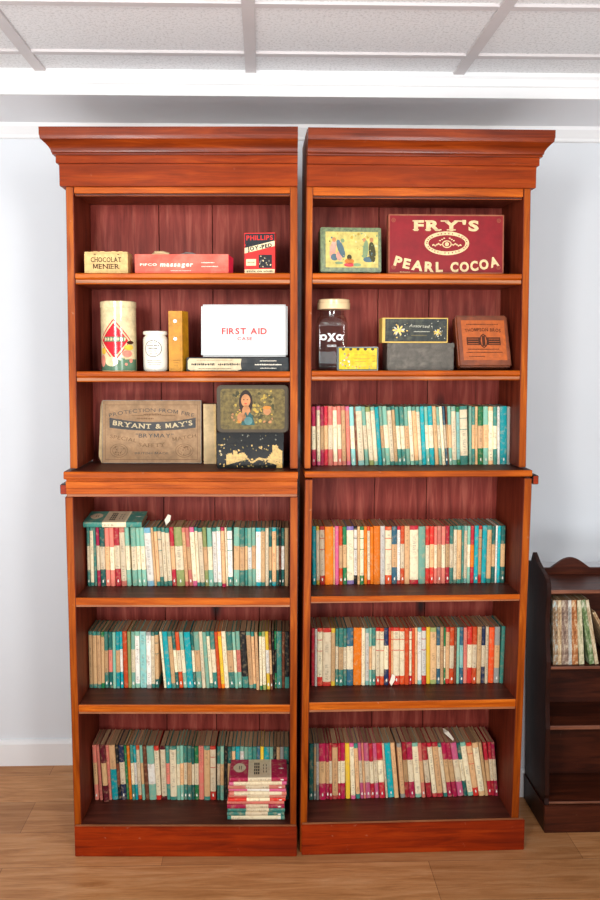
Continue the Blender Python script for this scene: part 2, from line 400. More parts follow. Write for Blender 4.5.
def build_case(c,side,P):
    left=side=='left'
    t=thing('bookcase','tall mahogany bookcase on the left, with tins above and three rows of paperbacks' if left else
        'tall mahogany bookcase on the right, with tins above and four rows of paperbacks','bookcase',W(c,0,0,0),(0,0,c.ang),'matching open bookcases')
    zt=lambda y,dy,x=None: LP(c,x or P['xm'],y,dy)[1]
    # uprights
    zwt=zt(P['waist'][0],UF);zrail=zt(P['rail'][0],UF);ztop=zt(P['prof'][0][0],UF)
    zwb=zt(P['waist'][1],LF);zpl=zt(P['plinth'],0)
    c.z={}
    for k in (0,1):
        xo,xi=P['up'][k]   # ((x,y top),(x,y bottom)) outer, inner
        st,sb=LP(c,*xo[0],UF)[0],LP(c,*xo[1],UF)[0];it,ib=LP(c,*xi[0],UF)[0],LP(c,*xi[1],UF)[0]
        def hex_(m,a0,a1,b0,b1,y0,y1,z0,z1,mt):
            # a: bottom s range, b: top s range
            m.hexa([(a0,y0,z0),(a1,y0,z0),(a1,y1,z0),(a0,y1,z0),(b0,y0,z1),(b1,y0,z1),(b1,y1,z1),(b0,y1,z1)],M['inside'],mt)
        mb=MB();A=sorted((sb,ib));B=sorted((st,it))
        hex_(mb,A[0],A[1],B[0],B[1],UF,UB+.012,zwt,ztop-.004,{'front':M['case_v'],('left' if k==0 else 'right'):M['case_v']})
        mb.build('side_panel',t,.0015)
        P['ui%d'%k]=(ib,it)
        xo,xi=P['lo'][k]
        st,sb=LP(c,*xo[0],LF)[0],LP(c,*xo[1],LF)[0];it,ib=LP(c,*xi[0],LF)[0],LP(c,*xi[1],LF)[0]
        z0,z1=LP(c,*xo[1],LF)[1],LP(c,*xo[0],LF)[1]
        ext=lambda a,b: a+(a-b)*(z0-0)/(z1-z0)
        mb=MB();A=sorted((ext(sb,st),ext(ib,it)));B=sorted((st,it))
        hex_(mb,A[0],A[1],B[0],B[1],LF,LB+.014,.0,zwb,{'front':M['case_v'],('left' if k==0 else 'right'):M['case_v']})
        mb.build('side_panel',t,.0015)
        P['li%d'%k]=(ib,it,z0,z1)
    def uin(k,z): b,tp=P['ui%d'%k];return b+(tp-b)*(z-zwt)/(zrail-zwt)
    def lin_(k,z): b,tp,z0,z1=P['li%d'%k];return b+(tp-b)*(z-z0)/(z1-z0)
    # back boards
    def boards(xs_px,yref,dyb,z0,z1,s0,s1):
        mb=MB();cuts=[s0]+[LP(c,x,yref,dyb)[0] for x in xs_px]+[s1]
        for i in range(len(cuts)-1):
            mb.box(cuts[i]+(.0014 if i else 0),cuts[i+1]-(.0014 if i<len(cuts)-2 else 0),dyb,dyb+.009,z0,z1,M['back'])
        mb.box(s0,s1,dyb+.009,dyb+.013,z0,z1,M['inside'])
        mb.build('back_panel',t,.0008)
    boards(P['seamu'],300,UB,zwt-.02,zrail+.01,min(uin(0,zwt),uin(0,zrail))-.004,max(uin(1,zwt),uin(1,zrail))+.004)
    boards(P['seaml'],520,LB,.03,zwb+.004,min(lin_(0,.1),lin_(0,1.))-.004,max(lin_(1,.1),lin_(1,1.))+.004)
    # head: rail, top board
    mb=MB();z0=zt(P['rail'][1],UF);s0,s1=uin(0,zrail),uin(1,zrail)
    mb.box(s0,s1,UF+.001,UF+.02,z0,zrail+.02,M['case_h'])
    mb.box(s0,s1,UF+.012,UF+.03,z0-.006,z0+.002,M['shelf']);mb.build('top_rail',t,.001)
    mb=MB();mb.box(s0-.002,s1+.002,UF+.02,UB+.003,z0+.003,z0+.018,M['inside']);mb.build('top_board',t)
    # cornice profile: (y px, outset)
    oL,oR=(P['up'][0][0][0],P['up'][1][0][0])
    sL=LP(c,*oL,UF)[0];sR=LP(c,*oR,UF)[0]
    def sweep(name,prof,mat,bev=0):
        mb=MB();n=0
        rows=[]
        for z,o in prof:
            if left: rows.append([(sL-o,UB+.012,z),(sL-o,UF-o,z),(sR,UF-o,z),(sR,UB+.012,z)])
            else: rows.append([(sL,UB+.012,z),(sL,UF-o,z),(sR+o,UF-o,z),(sR+o,UB+.012,z)])
        for r in rows: mb.v+=r
        for i in range(len(rows)-1):
            for j in range(4):
                k=(j+1)%4;mb.face((i*4+j,i*4+k,i*4+4+k,i*4+4+j),mat)
        mb.face((0,1,2,3),mat);e=4*(len(rows)-1);mb.face((e+3,e+2,e+1,e),mat)
        return mb.build(name,t,bev)
    pr=P['prof'] # list of px y for: top, fascia bottom, ogee top, ogee bottom, step top, step bottom, frieze bottom
    zz=[zt(y,UF-o,x=P['xm']) for y,o in pr]
    ztop,zfb,zot,zob,zst,zsb,zfr=zz
    O=P['out'] # outsets: fascia, ogee bottom, bead, step, frieze
    sweep('frieze',[(zfr,O[4]),(zsb,O[4])],M['frieze'],.0012)
    sweep('step_moulding',[(zsb,O[3]),(zst,O[3])],M['frieze'],.001)
    prof=[(zst,O[2]),(zst+.003,O[2]+.001),(zob,O[2]),(zob+.001,O[1])]
    K=9
    for i in range(K+1):
        a=i/K;o=O[1]+(O[0]-.004-O[1])*(1-math.cos(a*math.pi/2))**.9;prof.append((zob+.002+(zot-zob-.002)*a,o))
    prof+=[(zot+.001,O[0]-.002),(zfb-.003,O[0]-.001),(zfb,O[0]),(ztop,O[0]),(ztop+.001,O[0]-.003)]
    sweep('cornice',prof,M['cornice'])
    # shelves
    def shelf(y0,y1,dyf,dyb,inn,prof='double'):
        z1=zt(y0,dyf);z0=zt(y1,dyf);h=z1-z0
        if prof=='double': pts=[(dyf+.003,z1),(dyf,z1-.003),(dyf,z1-h*.42),(dyf+.003,z1-h*.5),(dyf+.007,z1-h*.54),(dyf+.003,z1-h*.62),(dyf+.003,z0+.003),(dyf+.006,z0)];e=6
        else: pts=[(dyf+.002,z1),(dyf,z1-.003),(dyf,z0+h*.28),(dyf+.003,z0+h*.22),(dyf+.003,z0+.001),(dyf+.006,z0)];e=4
        pts+=[(dyb,z0),(dyb,z1)]
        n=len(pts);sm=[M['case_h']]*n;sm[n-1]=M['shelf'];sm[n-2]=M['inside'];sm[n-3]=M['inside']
        if prof!='double': sm[3]=sm[2]=M['lip']
        sm[e-1]=M['lip']
        mb=MB();mb.prism(pts,inn(0,z1)+.0004,inn(1,z1)-.0004,'x',M['case_h'],sm);mb.build('shelf',t)
        return z1
    c.z[1]=shelf(*P['sh'][0],UF+.001,UB,uin);c.z[2]=shelf(*P['sh'][1],UF+.001,UB,uin)
    c.z[4]=shelf(*P['sh'][2],LF+.001,LB,lin_,'s');c.z[5]=shelf(*P['sh'][3],LF+.001,LB,lin_,'s')
    # waist
    wy=P['wy'];wf=-.004
    zW=zt(wy[0],wf);c.z[3]=zW
    s0,s1=LP(c,*P['wl'],wf)[0],LP(c,*P['wr'],wf)[0]
    mb=MB();z2=zt(wy[1],wf)
    mb.prism([(wf+.003,zW),(wf,zW-.003),(wf,z2+.003),(wf+.004,z2),(UB+.01,z2),(UB+.01,zW)],s0,s1,'x',M['case_h'],[M['case_h']]*5+[M['shelf']])
    mb.build('waist_board',t)
    if left:
        mb=MB();za,zb_,zc_,zd=[zt(q,.0) for q in wy[1:]]
        mb.prism([(.004,za+.001),(.004,za-.004),(-.002,za-.006),(-.002,zb_),(.001,zb_-.002),(.001,zc_),(.005,zc_-.001),(.005,zd),(.02,zd),(.02,za+.001)],s0+.005,s1-.002,'x',M['case_h'],[None]*5+[M['lip'],M['lip'],M['lip'],None,None])
        mb.build('waist_moulding',t,.0007)
    (x0,y0),(x1,y1)=P['tab']
    a=LP(c,x0,y0,.02);b_=LP(c,x1,y1,.02)
    mb=MB();mb.box(a[0],b_[0],.012,LB,b_[1],a[1],M['tower_v'],{'front':M['plinth']});mb.build('side_moulding',t,.002)
    # bottom board and plinth
    c.z[6]=zpl
    mb=MB();mb.box(lin_(0,zpl)+.0003,lin_(1,zpl)-.0003,LF,LB,zpl-.02,zpl-.0005,M['shelf']);mb.build('bottom_board',t)
    mb=MB();a=LP(c,*P['pl'][0],0)[0];b_=LP(c,*P['pl'][1],0)[0]
    mb.box(a,b_,-.004,LF-.0005,0,zpl,M['plinth'],{'top':M['lip']});mb.build('plinth',t,.002)
    c.t=t;c.uin=uin;c.lin=lin_
build_case(C1,'left',dict(xm=180,waist=(468.7,497),rail=(186,193),plinth=826,
  up=[(((66.5,200),(70,466)),((74,200),(77.6,466))),(((297.5,200),(297.9,466)),((290,200),(290,466)))],
  lo=[(((65,500),(73.3,790)),((73,500),(80.5,790))),(((297.9,500),(296.6,790)),((290,500),(290,790)))],
  seamu=(160,213),seaml=(164,215,259),prof=[(126.5,.056),(134,.056),(139,.052),(152.5,.031),(154.5,.028),(163,.0215),(186,.0147)],
  out=(.056,.031,.028,.0215,.0147),sh=[(273,284),(371.5,382),(598,607.5),(705,714.5)],wy=(472,479.5,488,494,497),
  wl=(63.5,475),wr=(298,475),tab=((60.7,484),(68,494)),pl=((75,840),(296.8,840))))
build_case(C2,'right',dict(xm=420,waist=(468,479),rail=(189,196),plinth=821.5,
  up=[(((306.8,200),(304.4,466)),((313.3,200),(310.7,466))),(((530,200),(526,466)),((523.2,200),(518.7,466)))],
  lo=[(((305.2,500),(300.9,780)),((312.6,500),(308,780))),(((531.5,500),(520.4,780)),((523.8,500),(512.6,780)))],
  seamu=(378,429),seaml=(374,426),prof=[(128.5,.049),(136,.049),(141,.045),(153.5,.0275),(156,.0235),(164.8,.018),(187,.012)],
  out=(.049,.0265,.0235,.018,.012),sh=[(273.5,284),(370.7,380.3),(595.5,602.5),(701,711)],wy=(471,477.3),
  wl=(305,474),wr=(532.3,474),tab=((532,475),(537.6,484)),pl=((301.5,840),(524,835))))
# ------------------------------------------------------------------ paperbacks
CREAMY='cwxzsf'
MAT['logo']=flat('white_printed_emblem',(235,230,215),.5,.03)
def bands(style,r):
    """list of (z fraction start, material key, printed) from bottom, and logo flag"""
    k=style[0];c=style[1];m=(style[2] if len(style)>2 and style[2] not in '*' else 'c')
    lg='*' in style
    if k=='T': 
        a=.28+r.uniform(-.012,.012);b_=.68+r.uniform(-.012,.012);return [(0,c,0),(a,m,1),(b_,c,0)],True
    if k=='E': a=.07+r.uniform(-.01,.02);return [(0,c,0),(a,m,1),(1-a,c,0)],lg
    if k=='R': return [(0,c,0),(.155,m,1),(.60,c,0),(.612,m,0),(.79,c,0),(.802,m,1),(.94,c,0)],True
    if k=='S': return [(0,c,0),(.56,m,1)],lg      # two tone, plain upper part
    if k=='K': return [(0,'t',0),(.2,c,1)],lg
    return [(0,c,1 if c in CREAMY else 0)],lg
def book_mesh(w,h,D,style,r):
    mb=MB();bl,lg=bands(style,r)
    z=[q[0]*h for q in bl]+[h]
    t=.0008;rd=min(.003,w*.3)
    prof=[(0,D),(0,rd),(w*.12,rd*.35),(w*.35,0),(w*.65,0),(w*.88,rd*.35),(w,rd),(w,D),(w-t,D),(w-t,rd+.002),(t,rd+.002),(t,D)]
    n=len(prof)
    for zz in z: mb.v+=[(x,y,zz) for x,y in prof]
    for i,(q,ck,pr) in enumerate(bl):
        for j in range(n):
            k=(j+1)%n;sp=1<=j<=5
            mat=bookmat(ck,bool(pr) and sp)
            x0,x1=prof[j][0]/w,prof[k][0]/w
            mb.face((i*n+j,i*n+k,i*n+n+k,i*n+n+j),mat,((x0,z[i]),(x1,z[i]),(x1,z[i+1]),(x0,z[i+1])) if pr and sp else None)
    b0,b1=bookmat(bl[0][1]),bookmat(bl[-1][1]);e=len(bl)*n
    for base,mt,fl in ((0,b0,1),(e,b1,0)):
        for q in ((0,1,10,11),(1,2,3,4,5,6,9,10),(6,7,8,9)):
            mb.face([base+a for a in (q if fl else q[::-1])],mt)
    if lg and (r.random()<.6 or '*' in style):   # little upright bird emblem near the foot of the spine
        cz=h*.085;s=min(w*.3,.0026)
        body=[(-.5,-1.6),(.5,-1.6),(.9,-.4),(.7,.8),(.35,1.3),(.9,1.5),(.3,2.),(-.3,1.9),(-.5,1.2),(-.9,.2)]
        mb.poly([(w/2+a*s,-.00012,cz+b_*s) for a,b_ in body],MAT['logo'])
    return mb
def page_mesh(w,h,D):
    mb=MB();mb.box(.0011,w-.0011,.0045,D-.002,.0015,h-.0012,M['pages']);return mb
ORD='first second third fourth fifth sixth seventh eighth ninth tenth eleventh twelfth thirteenth fourteenth fifteenth sixteenth seventeenth eighteenth nineteenth'.split()
def ordn(n):
    if n<20: return ORD[n-1]
    t={2:'twent',3:'thirt',4:'fort',5:'fift'}[n//10]
    return t+'ieth' if n%10==0 else t+'y-'+ORD[n%10-1]
def describe(style):
    k=style[0];c=BC[style[1]][0];m=BC[style[2]][0] if len(style)>2 and style[2]!='*' else 'cream'
    if k=='T': return f'{c} and {m} banded paperback'
    if k=='E': return f'{m} paperback tipped {c}'
    if k=='R': return f'{m} paperback with {c} rings'
    if k=='S': return f'{m} over {c} paperback'
    if k=='K': return 'black paperback with teal foot'
    return f'plain {c} paperback'
def row(c,shelf,data,y0,y1,dyf,where,grp,seed,drops=()):
    r=random.Random(seed);items=[]
    for tok in data.replace('\n',' ').split(';'):
        tok=tok.split()
        if tok: items.append((float(tok[0]),float(tok[1]),tok[2] if len(tok)>2 else '_'))
    z=c.z[shelf];n=0
    real=[i for i,q in enumerate(items) if q[2]!='_' ]
    for i,(xt,xb,st) in enumerate(items[:-1]):
        if st=='_': continue
        n+=1
        nt_,nb=items[i+1][0],items[i+1][1]
        f=i/len(items);yt=y0[0]+(y0[1]-y0[0])*f;yb_=y1[0]+(y1[1]-y1[0])*f
        d=dyf+r.uniform(-.0025,.0025)
        if n in drops: d-=.012
        s_t,s_b=LP(c,xt,yt,d)[0],LP(c,xb,yb_,d)[0];e_t,e_b=LP(c,nt_,yt,d)[0],LP(c,nb,yb_,d)[0]
        h=LP(c,xt,yt,d)[1]-z
        h*=1+r.uniform(-.008,.008)
        w=max(.0045,((e_t-s_t)+(e_b-s_b))/2-.0009);w=max(.0036,min(w,min(e_t-s_t,e_b-s_b)+.0002))
        mt,mbm=(s_t+e_t)/2,(s_b+e_b)/2
        lean=math.atan2(mt-mbm,h)
        if abs(lean)<.004: lean=0
        w*=math.cos(lean)
        o=book_mesh(w,h,.108+r.uniform(-.002,.003),st,r).build('paperback_book',fix=True)
        # pivot so the lowest corner touches the shelf
        cx=mbm
        sx=cx-w/2*math.cos(lean);zz=z+.0003+(w*math.sin(lean) if lean>0 else 0)
        o.location=W(c,sx,d,zz);o.rotation_euler=(0,lean,c.ang)
        page_mesh(w,h,.108).build('pages',o,fix=False)
        if n==1: pos='at the left end'
        elif i==real[-1] : pos='at the right end'
        else: pos=ordn(n)+' from the left'
        tag(o,f'{describe(st)} {pos}, {where}','book',grp)
L4="""86.2 87.5 Tt;89 90.3 Et;92.5 94.3 Ptx;95.2 97.4 Tm;98.7 100.8 Td;103.9 106 Tsz;108.7 110.5 Ts;113 115.5 Tq*;118.5 121.4 Es;124 127 Tl;128.3 131.4 _;
130 132.4 Tl;135.2 138 Tl;139 142 Tl;143.3 147.3 Ebw;150 154.4 Px;152.9 156.8 Etz;156.6 160.4 Rt;160.5 164 Et;164.3 168 Et;168.6 172.5 Tqz;173.3 176.8 Te;181.3 185 Esz;184.6 189 Tsz;188.6 193 Ep;193.8 197.4 Et;197.2 200.2 Et;
201.6 205.3 Tez;205.9 209 Tl;211.7 213.6 Etw;216 218 Elw;220.3 222.2 Emz;224 226 Pc;226.5 228.2 Rtw;232 233 _;233.7 233.5 Tlx;239.5 239.6 Ttz;244.8 244.8 Ttx;247.2 248 Tlw;251.5 252.2 Tlz;255.4 256 Eaw;261 261 Etx;265.4 265.2 Pc;268.8 269 Tdx;271.8 272 Eaz;276.3 276.3 Td;279 279 Tku;281.3 281.3 Tdw;284.6 284.6 Px;288.6 288.6"""
L5="""88 89.3 Etx;92 93 Etx;96 97.4 Etz;100.4 101.4 Egx;104 104.6 Ttx;107.6 109 Tds;111.8 113 Pl;115.4 116 Taz;119.2 120.2 Taw;121.8 124 PO;126.5 128.4 Pe;130.6 131.5 Tl;134.6 135.2 Elw;139.1 140.4 Pf;145.6 146.6 Ehw;150.7 151.6 Et;154.4 155.2 Rdx;158.4 159 _;158.8 164 Pc;161.5 166.5 Pa*;167 171.6 Etx;171 176 Td;174.5 179.2 TO;178.6 183.5 Tl;182.8 187.4 Pa*;190.2 193.6 Td;193 196.5 Tlz;
198.4 202 Ec;202 206 Pl;205.6 210 Et;209.2 213.4 Tt;214 217.8 PO;217.2 221.4 Eoy;220.7 225 Pc;225.5 229.2 Ttz;231.4 235.2 Tl;235 238.2 Tls;239.5 242.2 Kk;245.5 249.2 Elz;250.3 253.6 Etz;254 256.6 Pz;257.6 259.4 _;258.6 259.8 Egc;261.6 262.6 Eec;264.8 266.8 Tyw;268.3 270.4 Tux;270.8 273 Pk;274.2 275 Tgk;276.3 276.8 Pt*;281.6 282 Pu;284.8 284.8 Kk;289.4 289.4"""
L6="""91.5 94.8 Tsx;96 98.8 Psx;98.9 103.8 Tix;104.9 108.6 Ps;108.2 112 Saz;114.5 118.4 Tku;117.8 121.4 Tn;123.5 126.6 Pg;126 129.4 Poo;129.4 132.2 Tt;132.7 135.4 Taw;135.4 138.4 EO;139.2 142 Tlx;141.9 145.6 Pu;146 149.4 Tlw;153.2 156.6 Er;158.6 161.2 _;159.4 162 Ei;165.2 167 Tts;168.9 170.6 Etc;176 177 Tl;179.8 180.4 Tlz;183.4 184 Tt;187 187.4 Ttz;191.5 191.8 Td;194.2 194.8 Tg;198.4 199 Psp;203.9 204 Etx;209.8 210.4 Rr;215.8 216 _;217 217 Tt;220.2 220.2 Tlx;224 224 _;224.4 224.4 Pk;227.5 227.5 Tdz;231.8 231.8 Etz;235.4 235.4 Pa;240 240 Elw;244 244 Tl;248 248 Tt;252.4 252.4 Tt;257 257 Tjz;260.4 260.4 Ty;264 264 Pa;269.4 269.4 Tlc;273.4 273.4 Tkx;276.5 276.5 Px;280 280 Thx;284 284 Tt;288.8 288.8"""
R3="""311.3 312 Tm;315.6 316.2 _;316.3 317 Ep;320 320.6 Tmx;323.9 324.4 Tqx;328 328.2 Ts;332.8 333.4 Esc;336.8 338 Tsc;340.8 342.4 Esz;345.4 346.4 Eps;349 351.6 Tf;353.6 356.2 Pu;355.4 358.4 Efc;361.4 364.8 Tl;365 369.8 Eec;370 374.2 Elc;374.5 378.4 Pa;378.4 382.8 Tlz;381.8 386.2 Tl;386.6 390.8 Etc;391.2 395 Etx;394.5 398.4 Tt;398.6 402.4 Tt;403.6 406.6 Tlz;407.6 410.8 Elc;411.4 415 Etz;415.8 419.2 Elc;419.5 422.6 Pa;424 426.8 Tl;427.5 430.2 Ta;432 435.2 Px;435.8 439.4 Tl;438.9 442.5 Pc;441.8 446 Tj;444.8 448.2 Tux;447.2 449.4 Tlz;451 452.4 Elc;455.8 457.2 Egf;459.8 460.6 Rtc;467.2 468.4 _;469 469.2 Plc;472 472 Ttz;475.2 475.2 Ezx;478 478 Tgz;483.4 483.4 Tlz;488.6 488.6 Ezc;493.4 493.4 Tt;497.3 497.3 Pw;500.2 500.2 Pa*;507.3 507.3 Phw;511 510.4"""
R4="""312.2 312.4 Pa*;316 316.4 Eyc;319.2 320 Rr;324.6 325 Po;333.2 333.4 Pz;334.9 335.2 Pp;338.9 339 TOz;342.6 343 Tgx;346.6 347.2 Evc;353.8 354 Rkw;357.5 357.5 Ezx;360 360 Rgc;364 364 Po;367.2 367.4 EOc;370.2 370.4 Poo;373.6 373.6 Poy;380.4 380.4 Pw;385.2 385.2 RO*;391.9 391.8 Tjz;397.4 397.2 EqwO;400.6 400.4 TOc;404.8 404.6 Pz;410 409.8 Eqc;418.6 418.6 Pl;425.8 425.4 Tr;430 429.6 Trz;434.4 434 Ts;437.6 437.2 Tsz;441.8 441.4 Tsc;446 445.4 Tqx;450 449.4 Tt;453.9 453.2 Etc;457.6 456.8 Etx;462 461.2 Pt;464.6 463.6 Efc;468 467 Tl;471 470.2 Tqo;474.8 473.8 Pa*;479.2 478 Rrx;483 481.2 Pa;488 486 Etx;492.4 491.2 Tdx;496 494.8 Pw;498.2 496.6 Pa;501.4 500 Tdx;505.8 504.8"""
R5="""311.4 311.4 Pq;315 314.6 Pw;317.6 317.2 Rr;322.8 322.4 Erc;331.6 331 Eyx;335.6 335.2 Tt;338.7 338.5 Ttx;343.4 343.2 Tt;346.9 346.8 Tjc;353.5 353.2 Poo;361.7 361.4 Pc;365.5 365.3 Efw;369.4 369.2 Tlz;372 371.8 Tt;375.9 375.8 Rr;380 380 RO;384.2 384.2 Tn;388.7 388.7 RrO;391.2 391.2 Rrz;393.2 393.2 Rrc;399.8 399.8 ROc;404.9 404.9 PO;409.4 409.2 Rqc;412 411.8 PO;415 415 Pz;417.7 417.7 Efw;421.8 421.8 Rrw;426.3 426.3 Py;430.4 430.4 Eex;436.7 436.6 Tj;440.6 440.4 Pz;443.9 443.8 Tg;446.1 445.4 Erz;450.1 449.4 TOc;455 453.6 Pu;457.4 456.2 Pl;460 459.4 Tjf;463.8 463.4 Ps;467.8 467 Tr;472.8 471.8 TO;477.8 476.4 Px;482 481 Tn;486 484.8 Pc;489.3 488 PO;495.2 493.8 Thx;500.6 499.2 _;502 499.8 Pt;506.2 503.4"""
R6="""309.3 309 Pd*;313.6 313.6 Rhx;316.2 316.2 Thw;318.8 319.2 Tmx;325.8 326.2 Tmz;329 329.4 Tq;331.8 332.6 Eqz;338 338.2 Tq;340.8 340.8 Tm;345.2 345.4 Pye;349.5 351 Epc;353.8 356 Etz;357.6 360.6 Tpc;361 364 Tsz;363.4 366.2 Tp;368.4 371 Tq;372.6 375 Tp;376.4 379.4 Tq;381.8 385.8 Pc;384 388.4 Pa*;390.2 394.6 Pz;394.6 399.2 _;396.4 401 Ehz;401.4 405.4 Tqx;406.4 409.6 Tm;411.8 415.6 Elc;417.8 422 Tsz;421.4 426 Tqc;426.4 433 Eqc;431.9 437.4 Eqz;437.4 443.8 Etc;441 448 Tmx;445.4 452.6 Tmx;450 458 Tpc;456.4 464 Td;460 468 Elc;465.4 473.8 Rrz;472 479 Exc;477.8 485.6 Px;482 488.4 Tqx;487.4 492 Tq;490.8 495 Tm;494.4 498.8"""
DF=.128
row(C1,4,L4,(527.5,528),(584,583.5),DF,'top book row of left bookcase','paperbacks on the top book row of the left bookcase',1,drops=(31,))
row(C1,5,L5,(632,632),(687,687),DF,'middle book row of left bookcase','paperbacks on the middle book row of the left bookcase',2,drops=(40,41,42,43,44))
row(C1,6,L6,(745.5,747.5),(799,799),DF+.01,'bottom book row of left bookcase','paperbacks on the bottom book row of the left bookcase',3,drops=(3,))
row(C2,3,R3,(406.5,406.8),(464.6,464.6),.115,'top book row of right bookcase','paperbacks on the top book row of the right bookcase',4)
row(C2,4,R4,(526.8,526),(583,582),DF,'second book row of right bookcase','paperbacks on the second book row of the right bookcase',5)
row(C2,5,R5,(628.8,627),(684,681.5),DF,'third book row of right bookcase','paperbacks on the third book row of the right bookcase',6)
row(C2,6,R6,(743.8,742.5),(797,795),DF,'bottom book row of right bookcase','paperbacks on the bottom book row of the right bookcase',7)
# books lying flat (the spine faces the room)
def flat_book(c,s,dy,z,ln,thk,D,style,rotz,label,grp,title=True,tilt=0.):
    r=random.Random(int(z*9999))
    o=book_mesh(thk,ln,D,style,r).build('paperback_book')
    # local: x thickness -> up, z height -> -x ; build rotation
    o.rotation_mode='XYZ'
    R=Matrix.Rotation(c.ang+rotz,4,'Z')@Matrix.Rotation(tilt,4,'X')@Matrix.Rotation(-math.pi/2,4,'Y')
    o.matrix_world=Matrix.Translation(W(c,s,dy,z))@R
    page_mesh(thk,ln,D).build('pages',o,fix=False)
    tag(o,label,'book',grp)
    return o
# with Ry(-90): local x->+z(up), local z-> -x ; so s is the RIGHT end (foot of the book), text runs leftwards
LEN=.172
stack=[('Etc*','cream paperback tipped teal at the bottom of the flat stack',.0125,0,0),
('Tt','teal and cream banded paperback second from the bottom of the flat stack',.0115,-.001,.01),
('Tt','teal and cream banded paperback third from the bottom of the flat stack',.0115,.001,-.01),
('Tm','magenta and cream banded paperback just above the two teal ones in the flat stack',.0125,-.0005,.015),
('Psc','plain salmon paperback in the flat stack, between a magenta and a red one',.010,-.001,.0),
('Trc','red and cream banded paperback in the middle of the flat stack',.0095,.003,.02),
('Tsc','thin salmon paperback in the flat stack, on the red banded one',.0085,.004,-.015),
('Esc','pale paperback tipped salmon, fifth from the top of the flat stack',.011,.006,.02),
('Tpw','pink and white banded paperback, fourth from the top of the flat stack',.0085,.004,-.02),
('Tsc','salmon and cream banded paperback, third from the top of the flat stack',.0125,.002,.01),
('Epc','cream paperback tipped pink, directly beneath the top book of the flat stack',.011,.006,.03),
('Tmc*','magenta paperback with cream title panel on top of the flat stack',.0125,.008,.02)]
zz=C1.z[6]+.0002
sR=LP(C1,284.5,822,.035)[0]
for i,(st,lab,th,ds,rz) in enumerate(stack):
    o=flat_book(C1,sR+ds,.03,zz,LEN,th,.108,st,rz,lab,'paperbacks lying in a stack at the bottom of the left bookcase')
    zz+=th+.0002
INK=flat('dark_printing_ink',(50,42,38),.6,.05)
def cover_art(o,th,ln,D,colk,seed):
    """top cover of a flat book: bands, oval, title lines, bird. local x=thickness(up), y depth, z length from the right end"""
    mb=MB();x=th+.0002;cm=bookmat('c')
    def P(a,b): return (x,b,a)          # a along length from right, b depth
    mb.poly([P(ln*.30,.003),P(ln*.30,D),P(ln*.68,D),P(ln*.68,.003)],cm)
    x+=.0002
    pts=[];
    for i in range(24):
        a=2*math.pi*i/24;pts.append(P(ln*.84+ .0185*math.cos(a)*(1+.06*math.cos(4*a)),D*.55+.027*math.sin(a)))
    mb.poly(pts,cm);x+=.0002
    r=random.Random(seed)
    for k in range(3):
        for q in range(4):
            a0=ln*(.58-.035*k);b0=.02+q*.018
            mb.poly([P(a0,b0),P(a0,b0+.014),P(a0-.004,b0+.014),P(a0-.004,b0)],INK)
    for k in range(2):
        for q in range(3):
            a0=ln*(.42-.05*k);b0=.03+q*.018
            mb.poly([P(a0,b0),P(a0,b0+.012),P(a0-.002,b0+.012),P(a0-.002,b0)],INK)
    for k in range(2): mb.poly([P(ln*.85-.006*k,D*.45),P(ln*.85-.006*k,D*.65),P(ln*.85-.006*k-.002,D*.65),P(ln*.85-.006*k-.002,D*.45)],INK)
    mb.poly([P(ln*.16,D*.5),P(ln*.16-.012,D*.53),P(ln*.16-.02,D*.5),P(ln*.16-.012,D*.46)],MAT['logo'])
    mb.build('cover_print',o,fix=False)
cover_art(o,.0125,LEN,.108,'m',3)
# book lying on the upright books, top book row of the left case
ztop=max(LP(C1,110,527.3,DF)[1],0)+.003
o=flat_book(C1,LP(C1,141.6,524,.11)[0],.11,ztop,.176,.0165,.108,'Ttc',0,'teal paperback lying flat across the upright books, cream oval on its cover','paperbacks on the top book row of the left bookcase',tilt=.11)
cover_art(o,.0165,.176,.108,'t',5)
# paper scraps between the books
PAP=flat('loose_white_paper',(238,226,205),.7,.04)
def slip(c,pts,th,label,name='paper_slip'):
    mb=MB();w=[W(c,s,d,z) for s,d,z in pts]
    v=[Vector(p) for p in w];o0=v[0].copy()
    n=((v[1]-v[0]).cross(v[-1]-v[0])).normalized()*th
    k=len(v);mb.v=[tuple(p-o0) for p in v]+[tuple(p-o0+n) for p in v]
    mb.face(range(k),PAP);mb.face([k+i for i in range(k)][::-1],PAP)
    for i in range(k): mb.face((i,(i+1)%k,k+(i+1)%k,k+i),PAP)
    o=mb.build(name);o.location=o0;return tag(o,label,'paper')
def sp(c,x,y,d): s,z=LP(c,x,y,d);return (s,d,z)
slip(C1,[sp(C1,166,525.8,.16),sp(C1,164.5,520,.155),sp(C1,168,514.5,.16),sp(C1,171,515.5,.163),sp(C1,170,521,.16)],.0006,'small folded paper tab poking up from books, top book row of left bookcase')
slip(C2,[sp(C2,442.8,728,.20),sp(C2,444,733,.17),sp(C2,453,741,.14),sp(C2,454,739,.14),sp(C2,448.5,731.5,.17)],.0006,'curled white paper scrap on top of the bottom row of books, right bookcase')
slip(C2,[sp(C2,392.2,674,.123),sp(C2,389.5,682.5,.121),sp(C2,391.5,686,.118),sp(C2,395,680,.12),sp(C2,395.2,675.5,.123)],.0005,'torn white paper scrap hanging against the orange spines, third book row, right bookcase')
